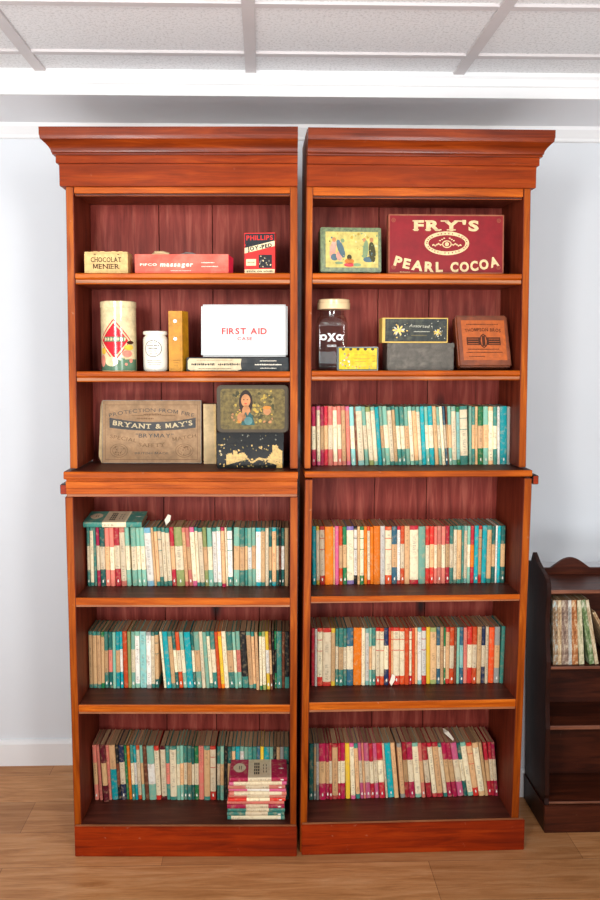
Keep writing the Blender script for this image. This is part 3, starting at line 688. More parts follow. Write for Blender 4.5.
# ------------------------------------------------------------------ tins, boxes, jars
def at(c,x0,x1,shelf,d,y0=None,y1=None):
    """left s, right s, z of shelf, height from top px"""
    xm=(x0+x1)/2
    z=c.z[shelf];s0=LP(c,x0,y1 or y0,d)[0];s1=LP(c,x1,y1 or y0,d)[0]
    h=LP(c,xm,y0,d)[1]-z
    return s0,s1,z,h
def item(name,label,cat,c,s,d,z,rot=0,lean=0,group=None,dep=0.):
    return thing(name,label,cat,W(c,s,d,z+.0003+dep*math.sin(abs(lean))),(lean,0,c.ang+rot),group)
def fm(name,c,**k): return flat(name,c,**k)
cream=fm('cream_card',(214,180,120),scale=60,rough=.6,dirt=(190,140,80),dirtamt=.3)
brown=fm('brown_print',(70,36,20),rough=.6)
# 1 chocolate box
s0,s1,z,h=at(C1,84.5,128,1,.05,251.8,272);w=s1-s0
t=item('cardboard_box','small yellowish wooden chocolate box at the left end of the top shelf, left bookcase','box',C1,s0,.05,z)
mb=MB();mb.box(0,w,0,.07,0,h-.004,cream);mb.build('body',t,.0012)
mb=MB();mb.box(.0005,w-.0005,.0005,.0695,h-.0035,h,cream);
for q in (.2,.36,.62,.78): mb.box(w*q,w*q+.012,.003,.012,h-.001,h+.0018,cream)
mb.build('lid',t,.0008)
mb=MB();text(mb,'CHOCOLAT',w*.5,h*.64,.0135,w*.70,brown,-.0006,.016,serif=True);text(mb,'MENIER',w*.5,h*.33,.0135,w*.60,brown,-.0006,.014,serif=True)
for q in (.22,.76): rect(mb,w*q,w*q+.006,h*.86,h*.9,brown,-.0006)
mb.build('lettering',t,fix=False)
# 2 massager box
coral=fm('coral_red_card',(232,96,78),scale=25,rough=.55,dirt=(236,150,130),dirtamt=.4);magr=fm('crimson_card_flap',(176,24,48),rough=.5)
lt=fm('white_print',(240,225,205),rough=.5)
s0,s1,z,h=at(C1,135,228.5,1,.045,254.3,272);w=s1-s0
t=item('cardboard_box','long coral red massager box with a torn open lid, top shelf of left bookcase','box',C1,s0,.045,z)
mb=MB();tk=.0015
mb.box(0,w,0,tk,0,h,coral);mb.box(0,w,.085-tk,.085,0,h,coral);mb.box(0,tk,tk,.085-tk,0,h,coral);mb.box(tk,w-tk,tk,.085-tk,0,tk,coral)
mb.box(w-tk,w,tk,.085-tk,0,h*.8,magr);mb.build('body',t)
mb=MB();mb.poly([(w-.03,.0,h),(w,.0,h),(w+.004,.02,h+.002),(w-.026,.03,h+.001)],cream)
mb.hexa([(w,0,0),(w+.012,.015,0),(w+.011,.017,0),(w-.001,.003,0),(w,0,h*.98),(w+.013,.015,h*.82),(w+.012,.017,h*.82),(w-.001,.003,h*.98)],magr);mb.build('end_flap',t)
mb=MB();text(mb,'PIFCO',w*.145,h*.46,.0065,w*.18,lt,-.0005,.03);text(mb,'massager',w*.445,h*.48,.0125,w*.35,lt,-.0005,.035,slant=.12)
for i,(a,b) in enumerate(((.71,.85),(.71,.89))): scribble(mb,w*a,w*b,h*(.56-.2*i),.003,lt,-.0005,i)
scribble(mb,w*.38,w*.6,h*.14,.0016,lt,-.0005,8);mb.build('lettering',t,fix=False)
t2=item('electric_massager','grey and cream appliance with its cable, seen over the rim of the coral box','massager',C1,s0+.04,.05,z+.002)
gry=fm('grey_cable_rubber',(130,125,120),rough=.5)
mb=MB()
mb.tube([(.0,.03,h-.022),(.004,.03,h-.002),(.012,.03,h+.005),(.034,.03,h+.0055),(.052,.03,h+.001),(.066,.03,h-.02)],.006,fm('cream_plastic',(214,186,140),rough=.4),10);mb.build('handle',t2,smooth=True)
mb=MB();mb.tube([(.08,.03,h-.02),(.086,.03,h+.001),(.1,.03,h+.006),(.12,.03,h+.004),(.15,.032,h-.008),(.17,.034,h-.02)],.0028,gry,8);mb.build('cable',t2,smooth=True)
# 3 stick-on soles packet
blk=fm('black_print',(28,28,34),rough=.5);redp=fm('red_card',(206,40,36),rough=.5,dirt=(120,40,30));crm=fm('cream_print',(228,205,160),rough=.5)
s0,s1,z,h=at(C1,244.2,275.2,1,.05,232.5,271);w=s1-s0
t=item('packet_box','small red and black packet at the right end of the top shelf, left bookcase','box',C1,s0,.06,z,rot=-.10,lean=.0)
mb=MB();mb.box(0,w,0,.028,0,h,redp,{'left':crm,'top':blk});mb.build('body',t,.0008)
mb=MB();y=-.0004
rect(mb,.002,w-.001,h*.72,h*.975,blk,y);mb.poly([(.002,y,h*.64),(w*.3,y,h*.73),(w*.3,y,h*.73),(w*.05,y,h*.73)],blk)
mb.poly([(.002,y-.0002,h*.6),(w-.001,y-.0002,h*.76),(w-.001,y-.0002,h*.82),(.002,y-.0002,h*.68)],blk)
mb.poly([(.001,y-.0003,h*.5),(w-.001,y-.0003,h*.67),(w-.001,y-.0003,h*.80),(.001,y-.0003,h*.63)],crm)
text(mb,'PHILLIPS',w*.5,h*.88,.013,w*.86,redp,y-.0004,.03);text(mb,'JOY-PED',w*.5,h*.65,.0105,w*.8,blk,y-.0005,.05,rot=.165)
rect(mb,w*.47,w*.9,h*.14,h*.46,blk,y);blobs(mb,w*.49,w*.88,h*.16,h*.44,[crm,INK,fm('grey_print',(110,105,100))],26,y-.0003,4,.0015,.0035)
rect(mb,w*.06,w*.38,h*.2,h*.36,crm,y);scribble(mb,w*.1,w*.34,h*.28,.003,brown,y-.0002,5)
rect(mb,.001,w-.001,.001,h*.11,crm,y);text(mb,'STICK ON SOLES',w*.5,h*.06,.0042,w*.84,blk,y-.0003,.04)
mb.build('lettering',t,fix=False)
# 4 tall cream tin with red diamond
s0,s1,z,h=at(C1,100.3,135.8,2,.075,301.5,371);R=(s1-s0)/2
t=item('round_tin','tall round cream tin with a red diamond badge, second shelf of left bookcase','tin',C1,(s0+s1)/2,.075+R*0+.02,z)
creamt=fm('cream_tinplate',(226,206,160),rough=.12,spec=.8,scale=40,dirt=(176,140,90),dirtamt=.25)
mb=MB();mb.lathe([(R*.96,0),(R*.985,.002),(R*.985,h-.018)],creamt,56);mb.build('body',t,smooth=True)
mb=MB();mb.lathe([(R*.985,h-.0185),(R*1.01,h-.018),(R*1.01,h-.002),(R*.97,h),(R*.9,h),(R*.88,h-.002)],creamt,56);mb.build('lid',t,smooth=True)
def cyl(x,z_,off=.0004): 
    a=x/R;return ((R*.985+off)*math.sin(a),-(R*.985+off)*math.cos(a),z_)
def cfn(off): return lambda x,z_: cyl(x,z_,off)
def grid_poly(mb,inside,x0,x1,z0,z1,mat,off,n=24):
    for i in range(n):
        for j in range(n):
            xa,xb=x0+(x1-x0)*i/n,x0+(x1-x0)*(i+1)/n;za,zb=z0+(z1-z0)*j/n,z0+(z1-z0)*(j+1)/n
            if inside((xa+xb)/2,(za+zb)/2): mb.poly([cyl(xa,za,off),cyl(xb,za,off),cyl(xb,zb,off),cyl(xa,zb,off)],mat)
redt=fm('red_tin_print',(206,40,50),rough=.16,spec=.6);grnt=fm('green_tin_print',(92,122,96),rough=.18,spec=.6)
mb=MB();cx,cz=-.004,h*.44
def dia(k,rx,rz): return lambda x,z_: abs(x-cx)/rx+abs(z_-cz)/rz<k
def strip_dia(rx,rz,mat,off,n=14):
    for i in range(2*n):
        xa=cx-rx+rx*i/n;xb=cx-rx+rx*(i+1)/n
        ha=rz*(1-abs(xa-cx)/rx);hb=rz*(1-abs(xb-cx)/rx)
        mb.poly([cyl(xa,cz-ha,off),cyl(xb,cz-hb,off),cyl(xb,cz+hb,off),cyl(xa,cz+ha,off)],mat)
strip_dia(.052,.062,redt,.0003);strip_dia(.048,.057,creamt,.0005);strip_dia(.042,.050,redt,.0007)
fn=cfn(.0011)
for i in range(14):
    a=-.036+.064*i/14;w_=.064/14
    mb.poly([fn(a,cz-.004),fn(a+w_,cz-.003),fn(a+w_,cz+.011),fn(a,cz+.010)],grnt)
r=random.Random(3)
for i in range(7):
    a=-.033+i*.0095;mb.poly([cfn(.0014)(a,cz+r.uniform(-.002,.001)),cfn(.0014)(a+.006,cz),cfn(.0014)(a+.0065,cz+.007),cfn(.0014)(a+.001,cz+.009)],creamt)
for i in range(28): # landscape round the foot
    a=-.075+.15*i/28;w_=.15/28;hh=.022+.016*max(0,math.sin(i*.22-1))+.012*(i>16)
    mb.poly([cyl(a,.002,.0002),cyl(a+w_,.002,.0002),cyl(a+w_,hh,.0002),cyl(a,hh,.0002)],grnt)
pinkt=fm('pink_tin_print',(226,140,120),rough=.18);yelt=fm('yellow_tin_print',(232,186,70),rough=.18)
for k,(x,z_,rx,rz,m_) in enumerate([(-.045,.03,.012,.018,pinkt),(-.04,.058,.010,.01,yelt),(.035,.05,.016,.01,pinkt),(.04,.068,.016,.008,yelt),(-.012,.028,.02,.014,creamt),(.045,.082,.012,.005,brown),(.046,.03,.006,.006,pinkt),(.03,.02,.004,.004,pinkt)]):
    ell(mb,x,z_,rx,rz,m_,0,fn=cfn(.0009+k*.0002),n=14)
mb.build('printed_badge',t,fix=False)
# 5 white ceramic jar
s0,s1,z,h=at(C1,142.8,167.4,2,.07,331,371);R=(s1-s0)/2
t=item('ceramic_jar','squat white ceramic jar with oval black label, beside the yellow box','jar',C1,(s0+s1)/2,.085,z)
wc=fm('glazed_white_ceramic',(234,228,212),rough=.12,spec=.6,var=.03)
mb=MB();mb.lathe([(R*.9,0),(R*.97,.003),(R,.008),(R,h*.78),(R*.96,h*.84),(R*.86,h*.87),(R*.84,h*.89),(R*.9,h*.9),(R*.98,h*.91),(R*1.0,h*.94),(R*.98,h*.985),(R*.9,h),(R*.72,h),(R*.70,h-.02),(R*.6,h-.03),(.001,h-.03)],wc,48);mb.build('body',t,smooth=True)
mb=MB()
def jf(x,z_): 
    a=x/R;return ((R+.0004)*math.sin(a),-(R+.0004)*math.cos(a),z_)
ell(mb,-.002,h*.56,.026,.024,blk,0,fn=jf,ring=.0016,n=32)
for k,(a,b,zq,hh) in enumerate([(-.012,.01,.7,.002),(-.02,.016,.635,.003),(-.015,.012,.57,.0045),(-.016,.012,.5,.002),(-.012,.01,.43,.0025),(-.02,.02,.27,.0018),(-.02,.022,.22,.0018),(-.016,.02,.16,.0018)]): scribble(mb,a,b,h*zq,hh,INK,0,k,fn=jf)
mb.build('label',t,fix=False)
# 6 yellow box with two studs
yb_=fm('mustard_yellow_card',(190,130,28),rough=.38,scale=50,dirt=(150,90,30),dirtamt=.4)
s0,s1,z,h=at(C1,169,187.5,2,.06,311,371);w=s1-s0;wf=w*.73
t=item('tall_narrow_case','tall mustard yellow case with two grey studs, between white jar and first aid tin','case',C1,s0,.06,z,rot=.0)
mb=MB();mb.hexa([(0,0,0),(wf,0,0),(w,.04,0),(.006,.045,0),(0,0,h),(wf,0,h),(w-.001,.04,h),(.006,.045,h)],yb_);mb.build('body',t,.001)
mb=MB();mb.prism([(.008,h*.76),(wf*.25,h*.745),(wf*.75,h*.745),(wf-.006,h*.78),(wf-.004,h-.001),(.004,h-.001)],-.0018,-.0004,'y',yb_);mb.build('flap',t)
mb=MB();mb.box(.007,wf-.006,-.0014,-.0004,.001,h*.62,yb_);mb.build('front_strap',t)
for zq in (.83,.54):
    mb=MB();mb.prism([(wf*.5+.0052*math.cos(a*.3926),h*zq+.0052*math.sin(a*.3926)) for a in range(16)],-.0035,-.0012,'y',fm('steel_stud',(130,130,135),rough=.3,metal=.8),None)
    mb.prism([(wf*.5+.0026*math.cos(a*.3926),h*zq+.0026*math.sin(a*.3926)) for a in range(16)],-.0042,-.0034,'y',lt);mb.build('stud',t)
mb=MB();scribble(mb,wf*.3,wf*.8,h*.18,.0016,brown,-.0016,1);scribble(mb,wf*.35,wf*.7,h*.14,.0014,brown,-.0016,2);scribble(mb,wf*.38,wf*.66,h*.1,.001,brown,-.0016,3);mb.build('lettering',t,fix=False)
# 7 long dark box with first aid tin on it
dk=fm('charcoal_card',(40,44,46),rough=.45,scale=40,dirt=(120,110,100),dirtamt=.25);wt=fm('white_enamel_tin',(206,208,206),rough=.3,scale=10,var=.03,dirt=(170,160,150),dirtamt=.3)
s0,s1,z,h=at(C1,186.5,288.6,2,.05,357.5,371);w=s1-s0;zb=z+h
t=item('flat_box','long flat charcoal box with a cream label, beneath the first aid tin','box',C1,s0,.05,z)
mb=MB();mb.box(0,w,0,.10,0,h*.62,dk);mb.build('base',t,.001)
mb=MB();mb.box(.001,w-.001,-.001,.101,h*.55,h,dk);mb.build('lid',t,.001)
mb=MB();mb.prism([(.004,.006),(.012,.002),(w*.5,.002),(w*.54,.006),(w*.53,h*.5),(w*.54,h*.9),(w*.03,h*.93),(.004,h*.75)],-.0016,-.0012,'y',fm('faded_cream_label',(206,188,154),rough=.7,dirt=(150,120,84)));mb.build('label',t)
mb=MB();scribble(mb,w*.05,w*.28,h*.5,.007,blk,-.0018,3);scribble(mb,w*.31,w*.52,h*.5,.007,blk,-.0018,4);scribble(mb,w*.12,w*.44,h*.2,.0022,brown,-.0018,5);scribble(mb,w*.1,w*.45,h*.8,.0016,brown,-.0018,6)
for a,b,q,hh in ((.72,.88,.75,.003),(.67,.93,.48,.0045),(.72,.88,.22,.0025)): scribble(mb,w*a,w*b,h*q,hh,lt,-.0018,int(q*99))
mb.build('lettering',t,fix=False)
s0=LP(C1,201.5,357,.07)[0];s1=LP(C1,287.5,357,.07)[0];w=s1-s0;h=LP(C1,245,305.5,.09)[1]-zb
t=item('first_aid_tin','white first aid tin with red lettering, standing on the charcoal box','tin',C1,s0,.06,zb,lean=-.07,dep=.032)
mb=MB();mb.box(0,w,0,.012,0,h,wt);mb.build('lid',t,.005,seg=3,smooth=True)
mb=MB();mb.box(.002,w-.002,.0121,.032,.001,h-.001,wt);mb.build('body',t,.005,seg=3,smooth=True)
redl=fm('red_enamel_lettering',(205,62,58),rough=.4)
mb=MB();text(mb,'FIRST AID',w*.5,h*.49,.0175,w*.52,redl,-.0005,.026);text(mb,'CASE',w*.505,h*.345,.009,w*.17,fm('faded_red_lettering',(196,70,66),rough=.5),-.0005,.02);mb.build('lettering',t,fix=False)
# 8 match box
kraft=fm('aged_kraft_card',(160,128,96),rough=.7,scale=35,var=.14,dirt=(130,92,58),dirtamt=.4);kedge=fm('pale_card_edge',(206,178,134),rough=.7,dirt=(160,120,80))
gk=fm('grey_blue_box_side',(150,150,145),rough=.7)
zf=C1.z[3];d0=.165
s0,_=LP(C1,102.8,463,d0);s1,_=LP(C1,201.5,463,d0);w=s1-s0;h=(LP(C1,150,402,d0)[1]-zf)*1.015
t=item('match_box','large worn kraft card match box with curved lettering, third shelf of left bookcase','box',C1,s0,d0-.008,zf,lean=-.08,rot=.0,dep=.028)
mb=MB();mb.box(0,w,0,.028,.0,h,kraft,{'bottom':gk,'left':kedge,'right':kedge,'top':kedge});mb.build('body',t,.0012)
mb=MB();mb.hexa([(-.012,.006,.02),(-.001,.0,.0),(-.001,.026,0),(-.012,.026,.02),(-.006,.006,h*.9),(-.001,0,h*.98),(-.001,.026,h*.98),(-.006,.026,h*.9)],kedge);mb.build('bulging_side',t)
pk=fm('dark_grey_label_print',(74,74,74),rough=.7,dirt=(130,100,70),dirtamt=.3);pb=fm('faded_brown_label_print',(118,88,62),rough=.7);pl=fm('pale_label_print',(196,178,140),rough=.7)
mb=MB();y=-.0005
frame(mb,w*.03,w*.965,h*.055,h*.93,.0012,pb,y)
text(mb,'PROTECTION FROM FIRE',w*.5,h*.76,.0115,w*.86,pk,y,.0,curve=h*.085,serif=False)
scribble(mb,w*.3,w*.42,h*.76,.003,pb,y,2);scribble(mb,w*.6,w*.74,h*.76,.003,pb,y,3);scribble(mb,w*.42,w*.6,h*.775,.007,pb,y,4);scribble(mb,w*.35,w*.52,h*.71,.006,pb,y,14);scribble(mb,w*.1,w*.2,h*.69,.006,pb,y,15);scribble(mb,w*.82,w*.92,h*.69,.006,pb,y,16)
n=20
for i in range(n):
    def B(u,k): 
        v=(u-.5)*2;return h*(.585+.06*v*v)+k*h*(.068+.012*v*v)
    u0,u1=i/n,(i+1)/n;X=lambda u:w*(.075+.87*u)
    mb.poly([(X(u0),y-.0001,B(u0,-1)),(X(u1),y-.0001,B(u1,-1)),(X(u1),y-.0001,B(u1,1)),(X(u0),y-.0001,B(u0,1))],pk)
text(mb,"BRYANT & MAY'S",w*.51,h*.648,.0145,w*.80,pl,y-.0004,.022,curve=-h*.06,serif=True)
text(mb,'"BRYMAY"',w*.53,h*.44,.0125,w*.38,pk,y,.004);text(mb,'SAFETY',w*.5,h*.30,.011,w*.26,pb,y,.0,serif=True,curve=-.003)
text(mb,'SPECIAL',w*.215,h*.395,.0115,w*.27,pb,y,.0,rot=-.17);text(mb,'MATCH',w*.83,h*.41,.0115,w*.24,pb,y,.0,rot=.17)
text(mb,'BRITISH MADE',w*.5,h*.16,.0065,w*.34,pk,y,.0)
for cx in (.17,.83):
    for rr in (.026,.019): ell(mb,w*cx,h*.2,rr*1.05,rr*.8,pb,y,ring=.0012,n=28)
    blobs(mb,w*cx-.016,w*cx+.016,h*.13,h*.27,[pb],18,y-.0001,int(cx*10),.001,.003)
mb.build('lettering',t,fix=False)
# card tray behind it
s0,_=LP(C1,204.5,460,.17);s1,_=LP(C1,216.8,460,.17)
h=LP(C1,213,404,.17)[1]-zf
t=item('card_tray','plain pale card tray standing on end, between match box and stacked dark tins','box',C1,s0-.001,.16,zf,lean=0)
w=s1-s0+.001
mb=MB();mb.box(0,w,.0,.0015,0,h,kedge);mb.box(0,.0015,.0015,.04,0,h,kraft);mb.box(w-.0015,w,.0015,.04,0,h,kraft);mb.box(.0015,w-.0015,.0015,.04,0,.0015,kraft);mb.box(.0015,w-.0015,.0015,.04,h-.0015,h,kraft);mb.build('tray',t)
mb=MB();mb.prism([(w-.004,h*.02),(w-.001,h*.02),(w-.001,h*.97),(w-.008,h*.99)],-.002,0,'y',cream);mb.build('worn_edge',t)
# 9 black and gold tin
lac=fm('black_lacquer',(15,15,13),rough=.25,spec=.25,dirt=(60,52,38),dirtamt=.35);gold=fm('gold_tin_print',(190,152,76),rough=.32,spec=.6,scale=140,var=.2);olv=fm('olive_gold_print',(120,104,58),rough=.4)
s0,s1,z,h=at(C1,217,283.5,3,.06,432.5,469);w=s1-s0;zb=z+h
t=item('lacquered_tin','black tin with gold landscape decoration, under the tin with the girl picture','tin',C1,s0,.06,z)
mb=MB();mb.box(0,w,0,.09,0,h*.72,lac);mb.build('body',t,.002,smooth=True)
mb=MB();mb.box(-.0008,w+.0008,-.0008,.0908,h*.70,h,lac);mb.build('lid',t,.002,smooth=True)
mb=MB();y=-.0004;r=random.Random(9)
for i in range(40):
    u=i/40;x=w*(.14+.84*u);top=h*(.34+.1*math.sin(u*9)+.12*math.sin(u*23+1)*(.5)+(.16 if u>.82 else 0)+(.12 if .1<u<.2 else 0));bot=h*(.30-.22*abs(u-.45)*2) if u<.9 else .002
    bot=max(.002,min(bot,top-.006))
    mb.poly([(x,y,bot),(x+w*.0225,y,bot),(x+w*.0225,y,top*r.uniform(.93,1.05)),(x,y,top)],gold)
blobs(mb,w*.02,w*.13,h*.05,h*.68,[gold,olv,pl],16,y,3,.0015,.0035);blobs(mb,w*.2,w*.8,h*.48,h*.66,[olv,gold,lac],26,y,4,.0015,.004)
blobs(mb,w*.3,w*.95,h*.04,h*.3,[lac,olv,gold],26,y-.0003,5,.0015,.004);blobs(mb,w*.1,w*.9,h*.76,h*.94,[olv,fm('grey_print_b',(120,118,105))],14,-.0013,6,.001,.003)
mb.build('gold_decoration',t,fix=False)
# 10 girl tin
s0,_=LP(C1,217.5,431,.07);s1,_=LP(C1,288.3,431,.07);w=s1-s0;h=LP(C1,252,385.3,.07)[1]-zb
brz=fm('dull_bronze_tin',(70,58,40),rough=.4,spec=.25,scale=20,dirt=(60,48,36),dirtamt=.5)
t=item('picture_tin','bronze coloured tin with portrait of a dark haired girl, on the black tin','tin',C1,s0,.055,zb)
def rrect(x0,x1,z0,z1,r,n=6):
    P=[]
    for cx,cz,a in ((x1-r,z0+r,-90),(x1-r,z1-r,0),(x0+r,z1-r,90),(x0+r,z0+r,180)):
        for i in range(n+1):
            q=math.radians(a+90*i/n);P.append((cx+r*math.cos(q),cz+r*math.sin(q)))
    return P
mb=MB();mb.prism(rrect(0,w,0,h,.014),.006,.05,'y',brz);mb.build('body',t,.001,smooth=True)
mb=MB();mb.prism(rrect(-.0006,w+.0006,-.0,h+.0006,.014),0,.012,'y',brz);mb.build('lid',t,.003,smooth=True)
mb=MB();y=-.0005
mb.poly([(a,y,b) for a,b in rrect(w*.05,w*.95,h*.07,h*.93,.01)],fm('olive_brown_print',(98,84,46),rough=.4,scale=80,var=.3))
yl=fm('dull_gold_print',(176,146,62),rough=.4);og=fm('orange_brown_print',(190,118,46),rough=.4);tl=fm('teal_print',(44,84,80),rough=.4);fl=fm('flesh_print',(178,122,78),rough=.45);gr=fm('dark_olive_print',(66,62,34),rough=.4)
blobs(mb,w*.22,w*.8,h*.2,h*.9,[yl,olv,olv,gr],110,y-.0003,1,.003,.008);blobs(mb,w*.2,w*.42,h*.2,h*.5,[og,yl,fl],22,y-.0006,2,.003,.007);blobs(mb,w*.62,w*.78,h*.2,h*.5,[fl,gr,olv],16,y-.0006,3,.003,.006)
blobs(mb,w*.48,w*.56,h*.3,h*.6,[og,yl],6,y-.0006,33,.003,.006)
ell(mb,w*.405,h*.64,.020,.036,fm('dark_hair_print',(44,30,22),rough=.4),y-.0010,n=20);ell(mb,w*.405,h*.68,.0135,.0185,fl,y-.0012);ell(mb,w*.41,h*.46,.012,.016,fl,y-.0012);mb.poly([(w*.34,y-.0013,h*.16),(w*.53,y-.0013,h*.16),(w*.50,y-.0013,h*.36),(w*.455,y-.0013,h*.44),(w*.43,y-.0013,h*.36),(w*.405,y-.0013,h*.44),(w*.36,y-.0013,h*.34)],tl)
ell(mb,w*.44,h*.25,.012,.012,fm('pale_blue_print',(84,124,122),rough=.4),y-.0014);ell(mb,w*.345,h*.33,.013,.013,fl,y-.0013);ell(mb,w*.70,h*.46,.011,.012,fl,y-.0012);ell(mb,w*.70,h*.53,.012,.005,og,y-.0014)
for q in (.378,.428): ell(mb,w*q,h*.7,.0022,.0014,INK,y-.0015,n=8)
ell(mb,w*.403,h*.615,.004,.0014,redt,y-.0015,n=8)
mb.build('picture',t,fix=False)
# ---- right case tins
# 11 green tin with garden scene
s0,s1,z,h=at(C2,320.3,380.6,1,.07,229.5,272);w=s1-s0
gt=fm('green_edged_tin',(90,104,66),rough=.3,spec=.6,scale=120,var=.3,dirt=(150,140,90),dirtamt=.4)
t=item('picture_tin','green edged tin with yellow garden scene, left end of top shelf, right bookcase','tin',C2,s0,.05,z,lean=-.09,rot=.04,dep=.06)
mb=MB();mb.box(.0,w,.012,.06,0,h-.002,gt);mb.build('body',t,.002,smooth=True)
mb=MB();mb.box(-.0005,w+.0005,0,.0125,-.0,h,gt);mb.build('lid',t,.002,smooth=True)
mb=MB();y=-.0005;cy=fm('pale_yellow_print',(196,178,100),rough=.4,scale=60);gg=fm('sage_print',(120,140,100),rough=.4);pkk=fm('pink_print',(214,150,130),rough=.4);bl=fm('blue_grey_print',(80,104,112),rough=.4)
rect(mb,w*.08,w*.95,h*.1,h*.9,cy,y);blobs(mb,w*.09,w*.94,h*.12,h*.88,[cy,cy,fm('ivory_print',(206,192,140),rough=.4),yl,gg],40,y-.0003,8,.002,.006)
for (cx,cz,rx,rz,mm,ro) in [(.2,.5,.009,.03,pkk,-.15),(.22,.72,.006,.007,fl,0),(.225,.33,.011,.010,bl,0),(.33,.52,.009,.028,bl,.35),(.36,.7,.006,.006,gg,0),(.3,.35,.008,.014,pkk,.3),(.47,.24,.014,.008,og,0),(.47,.16,.016,.006,redt,0),(.47,.33,.007,.008,gr,0),(.74,.5,.008,.028,gg,-.1),(.72,.72,.005,.006,fl,0),(.85,.45,.010,.03,gr,.1),(.84,.72,.006,.007,fl,0),(.79,.28,.016,.008,bl,0),(.3,.2,.012,.004,gg,0),(.6,.16,.012,.005,gg,0)]:
    ell(mb,w*cx,h*cz,rx,rz,mm,y-.0006-.00002*cx,n=12,rot=ro)
blobs(mb,w*.14,w*.4,h*.25,h*.8,[bl,pkk,gr,cy],16,y-.0009,9,.0012,.003);blobs(mb,w*.68,w*.92,h*.25,h*.8,[gg,gr,cy,bl],16,y-.0009,10,.0012,.003)
mb.build('picture',t,fix=False)
# 12 cocoa sign
s0,s1,z,h=at(C2,388.2,503.6,1,.06,214.5,272);w=s1-s0
rs=fm('crimson_enamel',(134,24,32),rough=.45,spec=.2,scale=20,var=.1,dirt=(110,30,30),dirtamt=.4);rust=fm('rust_edge',(150,84,60),rough=.6,dirt=(200,150,110));sg=fm('cream_enamel_letter',(220,192,144),rough=.45,scale=90,var=.1)
t=item('cocoa_tin_box','wide crimson cocoa tin with big cream lettering and an oval crest, top shelf, right bookcase','tin',C2,s0,.06,z,lean=-.05,dep=.03)
mb=MB();mb.box(0,w,0,.03,0,h,rs,{'top':rust,'left':rust,'right':rust});mb.build('body',t,.002,smooth=True)
mb=MB();frame(mb,0.0005,w-.0005,.001,h-.0005,.0035,rust,-.0005)
mb.build('worn_rim',t,fix=False)
mb=MB();y=-.0007
text(mb,"FRY'S",w*.5,h*.815,.0285,w*.56,sg,y,.045,serif=True)
text(mb,'PEARL',w*.263,h*.175,.027,w*.42,sg,y,.045,rot=-.13,curve=-.006);text(mb,'COCOA',w*.745,h*.175,.027,w*.42,sg,y,.045,rot=.13,curve=-.006)
ell(mb,w*.505,h*.515,w*.193,h*.2,sg,y,n=48);ell(mb,w*.505,h*.515,w*.187,h*.19,rs,y-.0002,n=48);ell(mb,w*.505,h*.515,w*.187,h*.19,sg,y-.0004,ring=.009,n=48)
for i in range(34):
    a=2*math.pi*i/34;cx,cz=w*.505+(w*.187-.0045)*math.cos(a),h*.515+(h*.19-.0045)*math.sin(a)
    if i%6: ell(mb,cx,cz,.0016,.0024,rs,y-.0006,n=6,rot=a-math.pi/2)
ell(mb,w*.505,h*.50,.014,.011,sg,y-.0004,ring=.003,n=20);ell(mb,w*.505,h*.5,.006,.006,sg,y-.0004,n=12)
for sgn in (-1,1):
    for k in range(5): ell(mb,w*.505+sgn*(.018+k*.0055),h*(.49+.014*math.sin(k*1.5)),.0035,.0022,sg,y-.0004,n=8,rot=sgn*.7*(1 if k%2 else -1))
    for k in range(3): ell(mb,w*.505+sgn*(.008+k*.006),h*(.60-.02*k),.003,.0018,sg,y-.0004,n=8)
for cx in (.045,.955):
    for cz in (.11,.9): 
        for rr in (.006,.003): ell(mb,w*cx,h*cz,rr,rr,rust,y,ring=.0013,n=14)
scribble(mb,w*.1,w*.19,h*.03,.002,sg,y,5)
mb.build('lettering',t,fix=False)
# 13 glass jar
s0,s1,z,h=at(C2,316.6,349,2,.085,299,371);w=s1-s0
m,nt,b=newmat('clear_glass',.02,.5);glass=m
lw_=N(nt,'ShaderNodeLayerWeight');lw_.inputs[0].default_value=.5;fr_=N(nt,'ShaderNodeMapRange');fr_.inputs[1].default_value=.6;fr_.inputs[3].default_value=.03;fr_.inputs[4].default_value=.6;nt.links.new(lw_.outputs['Facing'],fr_.inputs[0]);tr_=N(nt,'ShaderNodeBsdfTransparent');tr_.inputs[0].default_value=(.93,.95,.94,1)
gl_=N(nt,'ShaderNodeBsdfGlossy');gl_.inputs['Roughness'].default_value=.04;mx_=N(nt,'ShaderNodeMixShader')
nt.links.new(fr_.outputs[0],mx_.inputs[0]);nt.links.new(tr_.outputs[0],mx_.inputs[1]);nt.links.new(gl_.outputs[0],mx_.inputs[2])
nt.links.new(mx_.outputs[0],nt.nodes['Material Output'].inputs['Surface'])
t=item('glass_jar','square clear glass jar with white lettering and cream lid, second shelf, right bookcase','jar',C2,(s0+s1)/2,.085+w/2-.01,z,rot=-.11)
def sqring(hw,r,z_,n=6): return [(a,b,z_) for a,b in rrect(-hw,hw,-hw,hw,r,n)]
mb=MB();hw=w/2
out=[(hw*.86,.012,.0),(hw*.97,.014,.004),(hw,.014,.012),(hw,.014,h*.62),(hw*.97,.016,h*.68),(hw*.88,hw*.5,h*.74),(hw*.8,hw*.75,h*.77),(hw*.8,hw*.79,h*.84)]
inn=[(hw*.8-.003,hw*.76,h*.84),(hw*.8-.003,hw*.72,h*.77),(hw*.88-.003,hw*.48,h*.74),(hw*.97-.003,.013,h*.68),(hw-.003,.011,h*.62),(hw-.003,.011,.014),(hw*.86,.010,.006)]
rings=[sqring(a,min(b,a*.98),c_) for a,b,c_ in out+inn];k=len(rings[0])
for rg in rings: mb.v+=rg
for i in range(len(rings)-1):
    for j in range(k): mb.face((i*k+j,i*k+(j+1)%k,(i+1)*k+(j+1)%k,(i+1)*k+j),glass)
mb.face(list(range(k))[::-1],glass);mb.face([(len(rings)-1)*k+j for j in range(k)],glass)
mb.build('glass_body',t,smooth=True)
lid=fm('cream_lid_enamel',(226,196,150),rough=.25,spec=.6,var=.05)
